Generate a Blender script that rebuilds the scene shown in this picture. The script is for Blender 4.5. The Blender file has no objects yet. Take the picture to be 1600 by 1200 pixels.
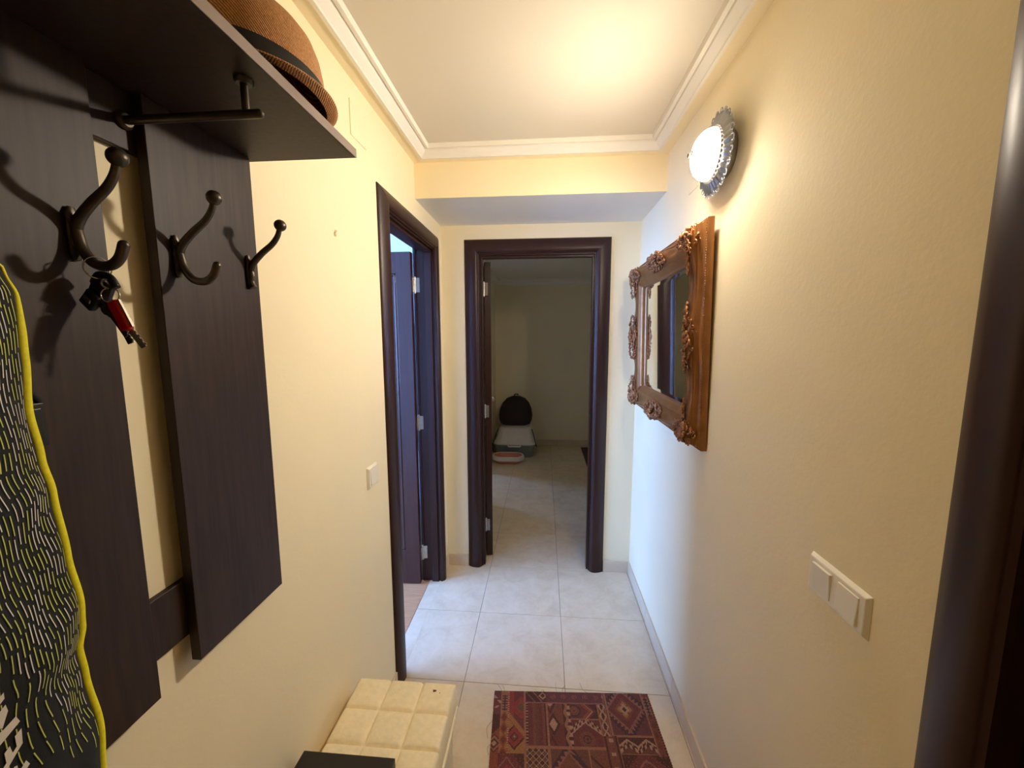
import bpy, bmesh, math, random
from mathutils import Vector, Matrix, Euler
PI = math.pi
sc = bpy.context.scene
COL = sc.collection
random.seed(7)

# ------------------------------------------------------------------ camera, light, exposure
cam_d = bpy.data.cameras.new('camera')
cam = bpy.data.objects.new('camera', cam_d)
COL.objects.link(cam)
cam_d.sensor_fit = 'HORIZONTAL'
cam_d.sensor_width = 36.0
cam_d.lens = 614.25 / 1600 * 36.0
cam_d.clip_start = 0.02
cF = Vector((-0.07935759, 0.98952134, -0.1206229))
cR = Vector((0.99681372, 0.07974894, -0.00158728))
cU = Vector((-0.00804891, 0.12036452, 0.99269713))
cam.matrix_world = Matrix(((cR.x, cU.x, -cF.x, 0), (cR.y, cU.y, -cF.y, 0), (cR.z, cU.z, -cF.z, 1.5213), (0, 0, 0, 1)))
sc.camera = cam

SKY = 34.0          # daylight outside the windows
LAMP = 640.0        # sconce glass
world = bpy.data.worlds.new('sky')
sc.world = world
world.use_nodes = True
wn = world.node_tree
wn.nodes['Background'].inputs[0].default_value = (0.23, 0.43, 1.0, 1)
wn.nodes['Background'].inputs[1].default_value = SKY

def portal(loc, rot, sx, sy):
    d = bpy.data.lights.new('window_daylight', 'AREA')
    d.shape = 'RECTANGLE'; d.size = sx; d.size_y = sy
    d.cycles.is_portal = True
    o = bpy.data.objects.new('window_daylight', d)
    o.location = loc; o.rotation_euler = rot
    COL.objects.link(o)
portal((-3.9, 1.15, 1.5), (0, -PI / 2, 0), 1.5, 1.9)
portal((-3.2, 5.15, 1.5), (0, -PI / 2, 0), 0.9, 0.8)

vs = sc.view_settings
vs.view_transform = 'Standard'
vs.look = 'None'
vs.gamma = 1.0
vs.use_curve_mapping = False
vs.exposure = 0.68
sc.cycles.max_bounces = 14
sc.cycles.diffuse_bounces = 8
sc.cycles.glossy_bounces = 6

# ------------------------------------------------------------------ materials
def new_mat(name):
    m = bpy.data.materials.new(name); m.use_nodes = True
    nt = m.node_tree
    return m, nt, nt.nodes['Principled BSDF']

def srgb(r, g, b):
    f = lambda c: (c / 255 / 12.92) if c / 255 <= 0.04045 else ((c / 255 + 0.055) / 1.055) ** 2.4
    return (f(r), f(g), f(b), 1)

def plain(name, col, rough=0.5, metal=0.0, noise=None, bump=None, coat=0.0, spec=0.5, obj=True):
    """noise=(scale, amount[, stretch xyz]) varies the colour; bump=(scale, strength, distance)"""
    m, nt, b = new_mat(name)
    b.inputs['Base Color'].default_value = col
    b.inputs['Roughness'].default_value = rough
    b.inputs['Metallic'].default_value = metal
    b.inputs['Coat Weight'].default_value = coat
    b.inputs['Specular IOR Level'].default_value = spec
    tc = nt.nodes.new('ShaderNodeTexCoord')
    out = tc.outputs['Object']
    if noise:
        mp = nt.nodes.new('ShaderNodeMapping')
        if len(noise) > 2: mp.inputs['Scale'].default_value = noise[2]
        nt.links.new(out, mp.inputs[0])
        n = nt.nodes.new('ShaderNodeTexNoise'); n.inputs['Scale'].default_value = noise[0]; n.inputs['Detail'].default_value = 5
        nt.links.new(mp.outputs[0], n.inputs['Vector'])
        r = nt.nodes.new('ShaderNodeValToRGB')
        a = noise[1]
        r.color_ramp.elements[0].position = 0.3; r.color_ramp.elements[1].position = 0.7
        r.color_ramp.elements[0].color = tuple(c * (1 - a) for c in col[:3]) + (1,)
        r.color_ramp.elements[1].color = tuple(min(1, c * (1 + a)) for c in col[:3]) + (1,)
        nt.links.new(n.outputs['Fac'], r.inputs[0])
        nt.links.new(r.outputs[0], b.inputs['Base Color'])
    if bump:
        n2 = nt.nodes.new('ShaderNodeTexNoise'); n2.inputs['Scale'].default_value = bump[0]; n2.inputs['Detail'].default_value = 3
        nt.links.new(out, n2.inputs['Vector'])
        bp = nt.nodes.new('ShaderNodeBump'); bp.inputs['Strength'].default_value = bump[1]; bp.inputs['Distance'].default_value = bump[2]
        nt.links.new(n2.outputs['Fac'], bp.inputs['Height'])
        nt.links.new(bp.outputs[0], b.inputs['Normal'])
    return m

M = {}
M['wall'] = plain('cream_wall_paint', srgb(243, 229, 192), 0.75, noise=(3, 0.02), bump=(90, 0.12, 0.004), spec=0.3)
M['white'] = plain('white_plaster', srgb(236, 231, 218), 0.7, noise=(3, 0.012), spec=0.3)
M['ceiling'] = plain('ceiling_paint', srgb(220, 211, 192), 0.75, noise=(2, 0.012), spec=0.3)
M['blue_wall'] = plain('pale_side_room_paint', srgb(214, 222, 232), 0.8, noise=(3, 0.02))
M['wenge'] = plain('wenge_wood', srgb(50, 35, 29), 0.5, noise=(14, 0.3, (9, 9, 0.6)), bump=(220, 0.08, 0.001), spec=0.32)
M['door'] = plain('dark_walnut_lacquer', srgb(50, 26, 19), 0.40, noise=(10, 0.12, (8, 8, 0.5)), spec=0.35)
M['door_light'] = plain('door_panel_walnut', srgb(60, 32, 28), 0.36, noise=(10, 0.15, (8, 8, 0.5)), coat=0.15)
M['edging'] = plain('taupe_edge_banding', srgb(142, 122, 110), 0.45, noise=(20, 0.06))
M['warm_wall'] = plain('warm_bounce_paint', srgb(236, 196, 138), 0.8, noise=(3, 0.02))  # unseen room's walls tinted to warm the light bouncing into the far hall
M['grout'] = plain('floor_grout', srgb(150, 132, 112), 0.9)
M['switch'] = plain('white_switch_plastic', srgb(238, 232, 214), 0.35, noise=(8, 0.02))
M['iron'] = plain('dark_bronze_metal', srgb(84, 76, 66), 0.38, metal=0.7, noise=(40, 0.25))
M['steel'] = plain('brushed_steel', srgb(170, 165, 158), 0.3, metal=0.95, noise=(60, 0.1))
M['chrome'] = plain('polished_chrome', srgb(225, 222, 215), 0.18, metal=1.0)
M['hinge'] = plain('nickel_hinge', srgb(190, 184, 174), 0.32, metal=0.8, noise=(60, 0.08))
M['gold'] = plain('aged_gilt', srgb(146, 98, 54), 0.38, metal=0.45, noise=(18, 0.18), bump=(160, 0.12, 0.002))
M['gold_dark'] = plain('aged_gilt_ornament', srgb(158, 108, 70), 0.36, metal=0.5, noise=(60, 0.35))
M['mirror'] = plain('silvered_mirror', (0.9, 0.92, 0.9, 1), 0.01, metal=1.0)
M['black_fabric'] = plain('black_nylon', srgb(14, 15, 15), 0.8, noise=(120, 0.3), bump=(500, 0.2, 0.001))
M['black_plastic'] = plain('black_plastic', srgb(16, 16, 17), 0.4, noise=(50, 0.2))
M['yellow'] = plain('neon_yellow_piping', srgb(238, 226, 20), 0.65, noise=(200, 0.08), bump=(800, 0.2, 0.001))
M['print_yellow'] = plain('yellow_print', srgb(200, 200, 95), 0.6)
M['print_white'] = plain('white_print', srgb(226, 218, 205), 0.6)
M['red'] = plain('red_knife_shell', srgb(205, 14, 22), 0.28, noise=(50, 0.08))
M['leather'] = plain('cream_leatherette', srgb(246, 230, 190), 0.5, noise=(60, 0.05), bump=(130, 0.35, 0.003))
M['box_black'] = plain('black_card', srgb(24, 17, 14), 0.5, noise=(30, 0.3))
M['brown_cloth'] = plain('dark_brown_cloth', srgb(40, 27, 22), 0.8, noise=(40, 0.3), bump=(150, 0.3, 0.002))
M['sage'] = plain('sage_plastic', srgb(122, 130, 122), 0.4, noise=(20, 0.05))
M['offwhite'] = plain('offwhite_plastic', srgb(214, 204, 190), 0.4, noise=(20, 0.03))
M['salmon'] = plain('salmon_plastic', srgb(206, 130, 100), 0.4, noise=(20, 0.05))
M['turquoise'] = plain('turquoise_plastic', srgb(70, 190, 215), 0.4, noise=(20, 0.1))
M['ribbon'] = plain('black_ribbon', srgb(22, 18, 17), 0.6, noise=(80, 0.3))
M['brass'] = plain('brass_finial', srgb(120, 96, 70), 0.35, metal=0.8, noise=(40, 0.2))
M['stain'] = plain('brown_stain', srgb(92, 52, 22), 0.7, noise=(200, 0.3))
M['thread'] = plain('rug_thread', srgb(120, 95, 75), 0.8)
M['flower'] = plain('dark_floral_cloth', srgb(56, 40, 46), 0.85, noise=(22, 0.7))
M['mat_dark'] = plain('dark_floor_mat', srgb(66, 50, 44), 0.9, noise=(30, 0.3))

def tile_mat():
    m, nt, b = new_mat('glazed_beige_tile')
    tc = nt.nodes.new('ShaderNodeTexCoord'); oi = nt.nodes.new('ShaderNodeObjectInfo')
    add = nt.nodes.new('ShaderNodeVectorMath'); add.operation = 'ADD'
    sc_ = nt.nodes.new('ShaderNodeVectorMath'); sc_.operation = 'SCALE'; sc_.inputs['Scale'].default_value = 40
    nt.links.new(oi.outputs['Random'], sc_.inputs[0])
    nt.links.new(tc.outputs['Object'], add.inputs[0]); nt.links.new(sc_.outputs[0], add.inputs[1])
    n = nt.nodes.new('ShaderNodeTexNoise'); n.inputs['Scale'].default_value = 9; n.inputs['Detail'].default_value = 9; n.inputs['Roughness'].default_value = 0.7; n.inputs['Distortion'].default_value = 0.4
    nt.links.new(add.outputs[0], n.inputs['Vector'])
    r = nt.nodes.new('ShaderNodeValToRGB')
    r.color_ramp.elements[0].position = 0.3; r.color_ramp.elements[0].color = srgb(212, 190, 158)
    r.color_ramp.elements[1].position = 0.72; r.color_ramp.elements[1].color = srgb(231, 214, 186)
    e = r.color_ramp.elements.new(0.5); e.color = srgb(224, 204, 172)
    nt.links.new(n.outputs['Fac'], r.inputs[0])
    nt.links.new(r.outputs[0], b.inputs['Base Color'])
    b.inputs['Roughness'].default_value = 0.2
    n2 = nt.nodes.new('ShaderNodeTexNoise'); n2.inputs['Scale'].default_value = 3
    nt.links.new(add.outputs[0], n2.inputs['Vector'])
    bp = nt.nodes.new('ShaderNodeBump'); bp.inputs['Strength'].default_value = 0.05; bp.inputs['Distance'].default_value = 0.01
    nt.links.new(n2.outputs['Fac'], bp.inputs['Height']); nt.links.new(bp.outputs[0], b.inputs['Normal'])
    return m
M['tile'] = tile_mat()
M['skirting'] = plain('skirting_tile', srgb(216, 196, 166), 0.3, noise=(8, 0.06))

M['plank'] = plain('oak_laminate', srgb(196, 146, 104), 0.4, noise=(9, 0.14, (1, 9, 9)))

def emis(name, col, st):
    m = bpy.data.materials.new(name); m.use_nodes = True
    nt = m.node_tree; b = nt.nodes['Principled BSDF']
    b.inputs['Base Color'].default_value = (0.9, 0.85, 0.75, 1)
    b.inputs['Roughness'].default_value = 0.2
    b.inputs['Emission Color'].default_value = col
    b.inputs['Emission Strength'].default_value = st
    tc = nt.nodes.new('ShaderNodeTexCoord')
    # glow shaped by hand: strongest low at the front, sparing ceiling and nearby wall
    sx = nt.nodes.new('ShaderNodeSeparateXYZ'); nt.links.new(tc.outputs['Object'], sx.inputs[0])
    mr = nt.nodes.new('ShaderNodeMapRange'); mr.interpolation_type = 'SMOOTHSTEP'
    mr.inputs['From Min'].default_value = -.060; mr.inputs['From Max'].default_value = -.100
    mr.inputs['To Min'].default_value = 0.0; mr.inputs['To Max'].default_value = st
    nt.links.new(sx.outputs[0], mr.inputs['Value'])
    mz = nt.nodes.new('ShaderNodeMapRange'); mz.interpolation_type = 'SMOOTHSTEP'
    mz.inputs['From Min'].default_value = .010; mz.inputs['From Max'].default_value = -.055
    mz.inputs['To Min'].default_value = 0.05; mz.inputs['To Max'].default_value = 1.0
    nt.links.new(sx.outputs[2], mz.inputs['Value'])
    mm = nt.nodes.new('ShaderNodeMath'); mm.operation = 'MULTIPLY_ADD'; mm.inputs[2].default_value = 0.0
    nt.links.new(mr.outputs[0], mm.inputs[0]); nt.links.new(mz.outputs[0], mm.inputs[1])
    ad = nt.nodes.new('ShaderNodeMath'); ad.operation = 'ADD'; ad.inputs[1].default_value = 2.4
    nt.links.new(mm.outputs[0], ad.inputs[0]); nt.links.new(ad.outputs[0], b.inputs['Emission Strength'])
    v = nt.nodes.new('ShaderNodeTexVoronoi'); v.inputs['Scale'].default_value = 90
    nt.links.new(tc.outputs['Object'], v.inputs['Vector'])
    bp = nt.nodes.new('ShaderNodeBump'); bp.inputs['Strength'].default_value = 0.4; bp.inputs['Distance'].default_value = 0.002
    nt.links.new(v.outputs['Distance'], bp.inputs['Height']); nt.links.new(bp.outputs[0], b.inputs['Normal'])
    return m
M['lamp'] = emis('lit_pressed_glass', (1.0, 0.87, 0.70, 1), LAMP)

def thin_glass(name, col, gl=0.12, rough=0.05, body=0.0):
    m = bpy.data.materials.new(name); m.use_nodes = True
    nt = m.node_tree; nt.nodes.remove(nt.nodes['Principled BSDF'])
    out = nt.nodes['Material Output']
    t = nt.nodes.new('ShaderNodeBsdfTransparent'); t.inputs[0].default_value = col
    g = nt.nodes.new('ShaderNodeBsdfGlossy'); g.inputs['Roughness'].default_value = rough
    mx = nt.nodes.new('ShaderNodeMixShader')
    lw = nt.nodes.new('ShaderNodeLayerWeight'); lw.inputs['Blend'].default_value = 0.35
    ma = nt.nodes.new('ShaderNodeMath'); ma.operation = 'MULTIPLY_ADD'; ma.inputs[1].default_value = 0.5; ma.inputs[2].default_value = gl
    nt.links.new(lw.outputs['Facing'], ma.inputs[0])
    nt.links.new(ma.outputs[0], mx.inputs[0])
    nt.links.new(t.outputs[0], mx.inputs[1]); nt.links.new(g.outputs[0], mx.inputs[2])
    last = mx
    if body:
        d = nt.nodes.new('ShaderNodeBsdfTranslucent'); d.inputs[0].default_value = (0.75, 0.77, 0.8, 1)
        m2 = nt.nodes.new('ShaderNodeMixShader'); m2.inputs[0].default_value = body
        nt.links.new(mx.outputs[0], m2.inputs[1]); nt.links.new(d.outputs[0], m2.inputs[2]); last = m2
    nt.links.new(last.outputs[0], out.inputs[0])
    return m
M['pane'] = thin_glass('window_glass', (0.96, 0.98, 0.98, 1), 0.03)
M['crystal'] = thin_glass('cut_clear_glass', (0.52, 0.55, 0.62, 1), 0.18, 0.1, 0.25)

def straw():
    m, nt, b = new_mat('woven_straw')
    tc = nt.nodes.new('ShaderNodeTexCoord')
    w = nt.nodes.new('ShaderNodeTexWave'); w.wave_type = 'BANDS'; w.bands_direction = 'DIAGONAL'
    w.inputs['Scale'].default_value = 110; w.inputs['Distortion'].default_value = 1.5; w.inputs['Detail'].default_value = 2; w.inputs['Detail Scale'].default_value = 3
    nt.links.new(tc.outputs['Object'], w.inputs['Vector'])
    n = nt.nodes.new('ShaderNodeTexNoise'); n.inputs['Scale'].default_value = 260
    nt.links.new(tc.outputs['Object'], n.inputs['Vector'])
    mx = nt.nodes.new('ShaderNodeMath'); mx.operation = 'MULTIPLY'
    nt.links.new(w.outputs['Fac'], mx.inputs[0]); nt.links.new(n.outputs['Fac'], mx.inputs[1])
    r = nt.nodes.new('ShaderNodeValToRGB')
    r.color_ramp.elements[0].position = 0.05; r.color_ramp.elements[0].color = srgb(140, 90, 50)
    r.color_ramp.elements[1].position = 0.45; r.color_ramp.elements[1].color = srgb(226, 166, 102)
    nt.links.new(mx.outputs[0], r.inputs[0]); nt.links.new(r.outputs[0], b.inputs['Base Color'])
    bp = nt.nodes.new('ShaderNodeBump'); bp.inputs['Strength'].default_value = 0.5; bp.inputs['Distance'].default_value = 0.002
    nt.links.new(mx.outputs[0], bp.inputs['Height']); nt.links.new(bp.outputs[0], b.inputs['Normal'])
    b.inputs['Roughness'].default_value = 0.75
    return m
M['straw'] = straw()

def rug_mat():
    m, nt, b = new_mat('woven_kilim')
    a = nt.nodes.new('ShaderNodeVertexColor'); a.layer_name = 'weave'
    tc = nt.nodes.new('ShaderNodeTexCoord')
    n = nt.nodes.new('ShaderNodeTexNoise'); n.inputs['Scale'].default_value = 350; n.inputs['Detail'].default_value = 3
    nt.links.new(tc.outputs['Object'], n.inputs['Vector'])
    mx = nt.nodes.new('ShaderNodeMix'); mx.data_type = 'RGBA'; mx.blend_type = 'OVERLAY'; mx.inputs['Factor'].default_value = 0.3
    nt.links.new(a.outputs['Color'], mx.inputs['A']); nt.links.new(n.outputs['Color'], mx.inputs['B'])
    nt.links.new(a.outputs['Color'], b.inputs['Base Color'])
    bp = nt.nodes.new('ShaderNodeBump'); bp.inputs['Strength'].default_value = 0.5; bp.inputs['Distance'].default_value = 0.002
    nt.links.new(n.outputs['Fac'], bp.inputs['Height']); nt.links.new(bp.outputs[0], b.inputs['Normal'])
    b.inputs['Roughness'].default_value = 0.9; b.inputs['Specular IOR Level'].default_value = 0.2
    return m
M['rug'] = rug_mat()

# ------------------------------------------------------------------ mesh helpers
class MB:
    def __init__(s): s.bm = bmesh.new()
    def poly(s, vs, fs):
        v = [s.bm.verts.new(p) for p in vs]
        for f in fs:
            try: s.bm.faces.new([v[i] for i in f])
            except ValueError: pass
        return s
    def box(s, x0, x1, y0, y1, z0, z1, T=None):
        P = [(x0, y0, z0), (x1, y0, z0), (x1, y1, z0), (x0, y1, z0), (x0, y0, z1), (x1, y0, z1), (x1, y1, z1), (x0, y1, z1)]
        if T: P = [T @ Vector(p) for p in P]
        return s.poly(P, [(0, 3, 2, 1), (4, 5, 6, 7), (0, 1, 5, 4), (1, 2, 6, 5), (2, 3, 7, 6), (3, 0, 4, 7)])
    def tube(s, pts, r, n=12, caps=True, closed=False):
        pts = [Vector(p) for p in pts]; k = len(pts)
        rs = r if isinstance(r, (list, tuple)) else [r] * k
        rings = []; up = None
        for i in range(k):
            if closed: d = pts[(i + 1) % k] - pts[i - 1]
            else: d = pts[min(i + 1, k - 1)] - pts[max(i - 1, 0)]
            d.normalize()
            if up is None:
                up = Vector((0, 0, 1)) if abs(d.z) < 0.9 else Vector((1, 0, 0))
            a = (up - d * up.dot(d)).normalized(); up = a; b = d.cross(a)
            rings.append([s.bm.verts.new(pts[i] + (a * math.cos(t) + b * math.sin(t)) * rs[i]) for t in [2 * PI * j / n for j in range(n)]])
        for i in range(k if closed else k - 1):
            A, B = rings[i], rings[(i + 1) % k]
            for j in range(n): s.bm.faces.new((A[j], A[(j + 1) % n], B[(j + 1) % n], B[j]))
        if caps and not closed:
            s.bm.faces.new(rings[0][::-1]); s.bm.faces.new(rings[-1])
        return s
    def lathe(s, prof, n=40, T=None, sx=1, sy=1):
        """prof = [(r, z)] turned about z"""
        rings = []
        for r, z in prof:
            ps = [Vector((0, 0, z))] if r < 1e-6 else [Vector((r * sx * math.cos(2 * PI * j / n), r * sy * math.sin(2 * PI * j / n), z)) for j in range(n)]
            rings.append([s.bm.verts.new(T @ p if T else p) for p in ps])
        for A, B in zip(rings, rings[1:]):
            for j in range(n):
                a, b, c, d = A[j % len(A)], A[(j + 1) % len(A)], B[(j + 1) % len(B)], B[j % len(B)]
                q = []
                for v in (a, b, c, d):
                    if v not in q: q.append(v)
                if len(q) > 2:
                    try: s.bm.faces.new(q)
                    except ValueError: pass
        return s
    def ball(s, c, r, seg=12, rings=8, scale=(1, 1, 1), rot=None):
        T = Matrix.Translation(c)
        if rot: T = T @ rot.to_matrix().to_4x4()
        T = T @ Matrix.Diagonal((*scale, 1))
        return s.lathe([(r * math.sin(PI * i / rings), -r * math.cos(PI * i / rings)) for i in range(rings + 1)], seg, T)
    def torus(s, c, R, r, rot=None, n=20, m=8, a0=0, a1=2 * PI):
        T = Matrix.Translation(c)
        if rot: T = T @ rot.to_matrix().to_4x4()
        full = abs(a1 - a0 - 2 * PI) < 1e-6
        k = n if full else n + 1
        return s.tube([T @ Vector((R * math.cos(a0 + (a1 - a0) * i / n), R * math.sin(a0 + (a1 - a0) * i / n), 0)) for i in range(k)], r, m, closed=full)
    def build(s, name, mat, parent=None, smooth=False, bevel=0, seg=2, origin=None, angle=None):
        bmesh.ops.recalc_face_normals(s.bm, faces=s.bm.faces[:])
        if origin is not None: bmesh.ops.translate(s.bm, verts=s.bm.verts[:], vec=-Vector(origin))
        me = bpy.data.meshes.new(name); s.bm.to_mesh(me); s.bm.free()
        for m_ in (mat if isinstance(mat, (list, tuple)) else [mat]): me.materials.append(M[m_])
        o = bpy.data.objects.new(name, me); COL.objects.link(o)
        if origin is not None: o.location = origin
        if parent: o.parent = parent
        if smooth:
            for p_ in me.polygons: p_.use_smooth = True
            if angle: 
                me.set_sharp_from_angle(angle=math.radians(angle))
        if bevel:
            b = o.modifiers.new('bevel', 'BEVEL'); b.width = bevel; b.segments = seg; b.limit_method = 'ANGLE'
            b.harden_normals = False
        return o

def tag(o, label=None, cat=None, group=None, kind=None):
    if label: o['label'] = label
    if cat: o['category'] = cat
    if group: o['group'] = group
    if kind: o['kind'] = kind
    return o
def empty(name, loc=(0, 0, 0), rot=(0, 0, 0)):
    o = bpy.data.objects.new(name, None); COL.objects.link(o); o.location = loc; o.rotation_euler = rot
    o.empty_display_size = 0.1
    return o
def struct(o, label, cat): return tag(o, label, cat, kind='structure')
def smooth_path(pts, n=6):
    """Catmull-Rom through pts"""
    P = [Vector(p) for p in pts]; out = []
    for i in range(len(P) - 1):
        a, b, c, d = P[max(i - 1, 0)], P[i], P[i + 1], P[min(i + 2, len(P) - 1)]
        for k in range(n):
            t = k / n
            out.append(0.5 * ((2 * b) + (c - a) * t + (2 * a - 5 * b + 4 * c - d) * t * t + (3 * b - a - 3 * c + d) * t ** 3))
    out.append(P[-1]); return out

# ------------------------------------------------------------------ room dimensions
XL, XR, YB = -0.628, 0.5625, 2.4385
WT = 0.10                      # wall thickness
XLo = XL - WT                  # side-room face of left wall
YN = -1.3                      # wall behind the camera
ZC = 2.388                     # hall ceiling
YF, XFL, XFR = 5.42, -0.665, 1.5   # far hall
ZB, YBM = 2.184, 1.958         # beam
# door openings (rough)
LD0, LD1, LDZ = 1.566, 2.262, 2.022      # left door (y range)
FD0, FD1, FDZ = -0.405, 0.315, 2.022     # far door (x range)
RD0, RD1, RDZ = -0.33, 0.490, 2.022      # right-hand door (y range)

# floor -------------------------------------------------------------
fl = MB().box(-3.9, 1.7, YN - 0.1, 5.6, -0.12, -0.004).build('floor', 'grout')
struct(fl, 'hall floor of large glazed beige tiles with thin grout lines', 'floor')
T0, JX, JY = 0.4438, -0.3394, YB
def clip(a0, a1, lo, hi): return max(a0, lo), min(a1, hi)
def lay_tiles(x0, x1, y0, y1):
    i0 = math.floor((x0 - JX) / T0); i1 = math.ceil((x1 - JX) / T0)
    j0 = math.floor((y0 - JY) / T0); j1 = math.ceil((y1 - JY) / T0)
    g = 0.0011
    for i in range(i0, i1):
        for j in range(j0, j1):
            a, b = clip(JX + i * T0 + g, JX + (i + 1) * T0 - g, x0, x1)
            c, d = clip(JY + j * T0 + g, JY + (j + 1) * T0 - g, y0, y1)
            if b - a < 0.008 or d - c < 0.008: continue
            o = MB().box(a, b, c, d, -0.004, 0.0).build('floor_tile', 'tile', fl, bevel=0.0006, seg=1, origin=((a + b) / 2, (c + d) / 2, 0))
lay_tiles(XL, XR, YN, YB)
lay_tiles(XL - 0.07, XL, LD0 - 0.02, LD1 + 0.02)     # tile reaching into the left doorway
lay_tiles(FD0, FD1, YB, YB + WT)                     # far threshold
lay_tiles(XFL, XFR, YB + WT, YF)
# side-room laminate planks
px = 0
for k in range(22):
    y0 = 0.0 + k * 0.14
    off = (k % 3) * 0.4
    xs = [-3.85] + [x for x in (-3.2 + off, -2.0 + off, -0.9 + off * 0.3) if -3.8 < x < -0.8] + [-0.70 if LD0 - .02 < y0 + .07 < LD1 + .02 else XLo]
    for a, b in zip(xs, xs[1:]):
        MB().box(a + .0005, b - .0005, y0 + .0005, y0 + .1395, -0.004, 0.0).build('floor_plank', 'plank', fl, origin=((a + b) / 2, y0 + .07, 0))

# walls -------------------------------------------------------------
def wall(name, label, boxes, mat='wall'):
    b = MB()
    for q in boxes: b.box(*q)
    return struct(b.build(name, mat), label, 'wall')
H = 2.6
wall('wall_left', 'cream painted left hall wall with doorway and coat rack', [(XLo, XL, YN, LD0, 0, H), (XLo, XL, LD1, YB + WT, 0, H), (XLo, XL, LD0, LD1, LDZ, H)])
wall('wall_right', 'cream painted right hall wall with mirror and round lamp', [(XR, XR + WT, YN, RD0, 0, H), (XR, XR + WT, RD1, YB, 0, H), (XR, XR + WT, RD0, RD1, RDZ, H)])
wall('wall_far', 'cream end wall around the far dark doorway', [(XL, FD0, YB, YB + WT, 0, H), (FD1, XFR + .1, YB, YB + WT, 0, H), (FD0, FD1, YB, YB + WT, FDZ, H)])
wall('light_block_right_door', 'unseen slab added behind the near right door to block light', [(XR + WT, XR + WT + .08, RD0 - .1, RD1 + .1, 0, H)])  # added unseen slab that stops sky light leaking round the closed door
wall('wall_near', 'cream wall behind the viewer', [(XLo, XR + WT, YN - 0.1, YN, 0, H)])
wall('wall_far_hall_left', 'left wall of the dim far hall', [(XFL - .1, XFL, YB + WT, 3.55, 0, H), (XFL - .1, XFL, 4.25, YF, 0, H), (XFL - .1, XFL, 3.55, 4.25, 2.05, H)])
wall('wall_far_hall_right', 'right wall of the dim far hall', [(XFR, XFR + .1, YB + WT, YF, 0, H)])
wall('wall_far_hall_end', 'end wall of the dim far hall behind litter box', [(XFL - .1, XFR + .1, YF, YF + .1, 0, H)])
# side room (daylight)
wall('wall_side_room_outer', 'side room outer wall with daylight window', [(-3.95, -3.85, 0.0, 0.2, 0, H), (-3.95, -3.85, 2.1, 3.1, 0, H), (-3.95, -3.85, 0.2, 2.1, 0, 0.75), (-3.95, -3.85, 0.2, 2.1, 2.25, H)], 'blue_wall')
wall('wall_side_room_front', 'side room front wall', [(-3.95, XLo, -0.1, 0.0, 0, H)], 'blue_wall')
wall('wall_side_room_back', 'pale side room back wall seen past the open door', [(-3.95, XLo, 3.1, 3.2, 0, H)], 'blue_wall')
# second daylight room beside the far hall
wall('wall_second_room_outer', 'second side room outer wall with window', [(-3.25, -3.15, 3.2, 4.75, 0, H), (-3.25, -3.15, 5.55, 6.0, 0, H), (-3.25, -3.15, 4.75, 5.55, 0, 1.05), (-3.25, -3.15, 4.75, 5.55, 1.95, H)], 'warm_wall')
wall('wall_second_room_back', 'second side room back wall', [(-3.25, XFL - .1, 6.0, 6.1, 0, H), (XFL - .1, XFL, YF + .1, 6.1, 0, H)], 'warm_wall')
MBf = MB().box(-3.25, XFL - .1, 5.6, 6.1, -.12, 0.0).build('floor_second_room', 'plank'); struct(MBf, 'laminate floor strip of the second side room', 'floor')

def ceil(name, label, q, mat='ceiling'): return struct(MB().box(*q).build(name, mat), label, 'ceiling')
ceil('ceiling', 'plain off-white hall ceiling', (XL, XR, YN, YBM, ZC, H))
ceil('ceiling_side_room', 'pale side room ceiling', (-3.95, XLo, -.1, 3.2, 2.42, H), 'blue_wall')
ceil('ceiling_far_hall', 'grey-looking ceiling of the dim far hall', (XFL, XFR, YB + WT, YF, 2.275, H), 'white')
ceil('ceiling_second_room', 'second side room ceiling', (-3.25, XFL - .1, 3.2, 6.1, 2.42, H), 'warm_wall')
roof = struct(MB().box(-4.1, 1.8, -1.5, 6.2, H, H + .1).build('ceiling_slab', 'white'), 'floor slab above the flat', 'ceiling')

# dropped beam: cream front, white underside
bb = MB().box(XL, XR, YBM, YB, ZB, H)
bo = bb.build('beam', ['wall', 'white'])
struct(bo, 'dropped beam with yellow cream face and white underside', 'beam')
for p_ in bo.data.polygons:
    if p_.normal.z < -0.5: p_.material_index = 1

# cornice -----------------------------------------------------------
def cornice(name, prof, x0, x1, y0, y1, mat, label, sides='LRFN', zc=ZC):
    """closed profile [(offset from wall, z)] swept along the sides of a rectangle with mitred corners"""
    n = len(prof)
    def side(P):
        b = MB()
        vs_ = [P(o, z, e) for e in (0, 1) for o, z in prof]
        fs = [(i, (i + 1) % n, n + (i + 1) % n, n + i) for i in range(n)] + [tuple(range(n))[::-1], tuple(range(n, 2 * n))]
        return b.poly(vs_, fs)
    S = {'L': lambda o, z, e: (x0 + o, (y0 + o, y1 - o)[e], z), 'R': lambda o, z, e: (x1 - o, (y0 + o, y1 - o)[e], z),
         'F': lambda o, z, e: ((x0 + o, x1 - o)[e], y1 - o, z), 'N': lambda o, z, e: ((x0 + o, x1 - o)[e], y0 + o, z)}
    r = empty(name, ((x0 + x1) / 2, (y0 + y1) / 2, zc)); struct(r, label, 'cornice')
    for s_ in sides:
        o = side(S[s_]).build('cornice_length', mat, None); o.parent = r; o.matrix_parent_inverse = Matrix.Translation(-r.location)
    return r
cornice('trim_1', [(0, ZC), (0, 2.347), (0.046, 2.347), (0.048, 2.352), (0.048, ZC)], XL, XR, YN, YBM, 'wall', 'cream painted ledge below the hall cornice')
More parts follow.
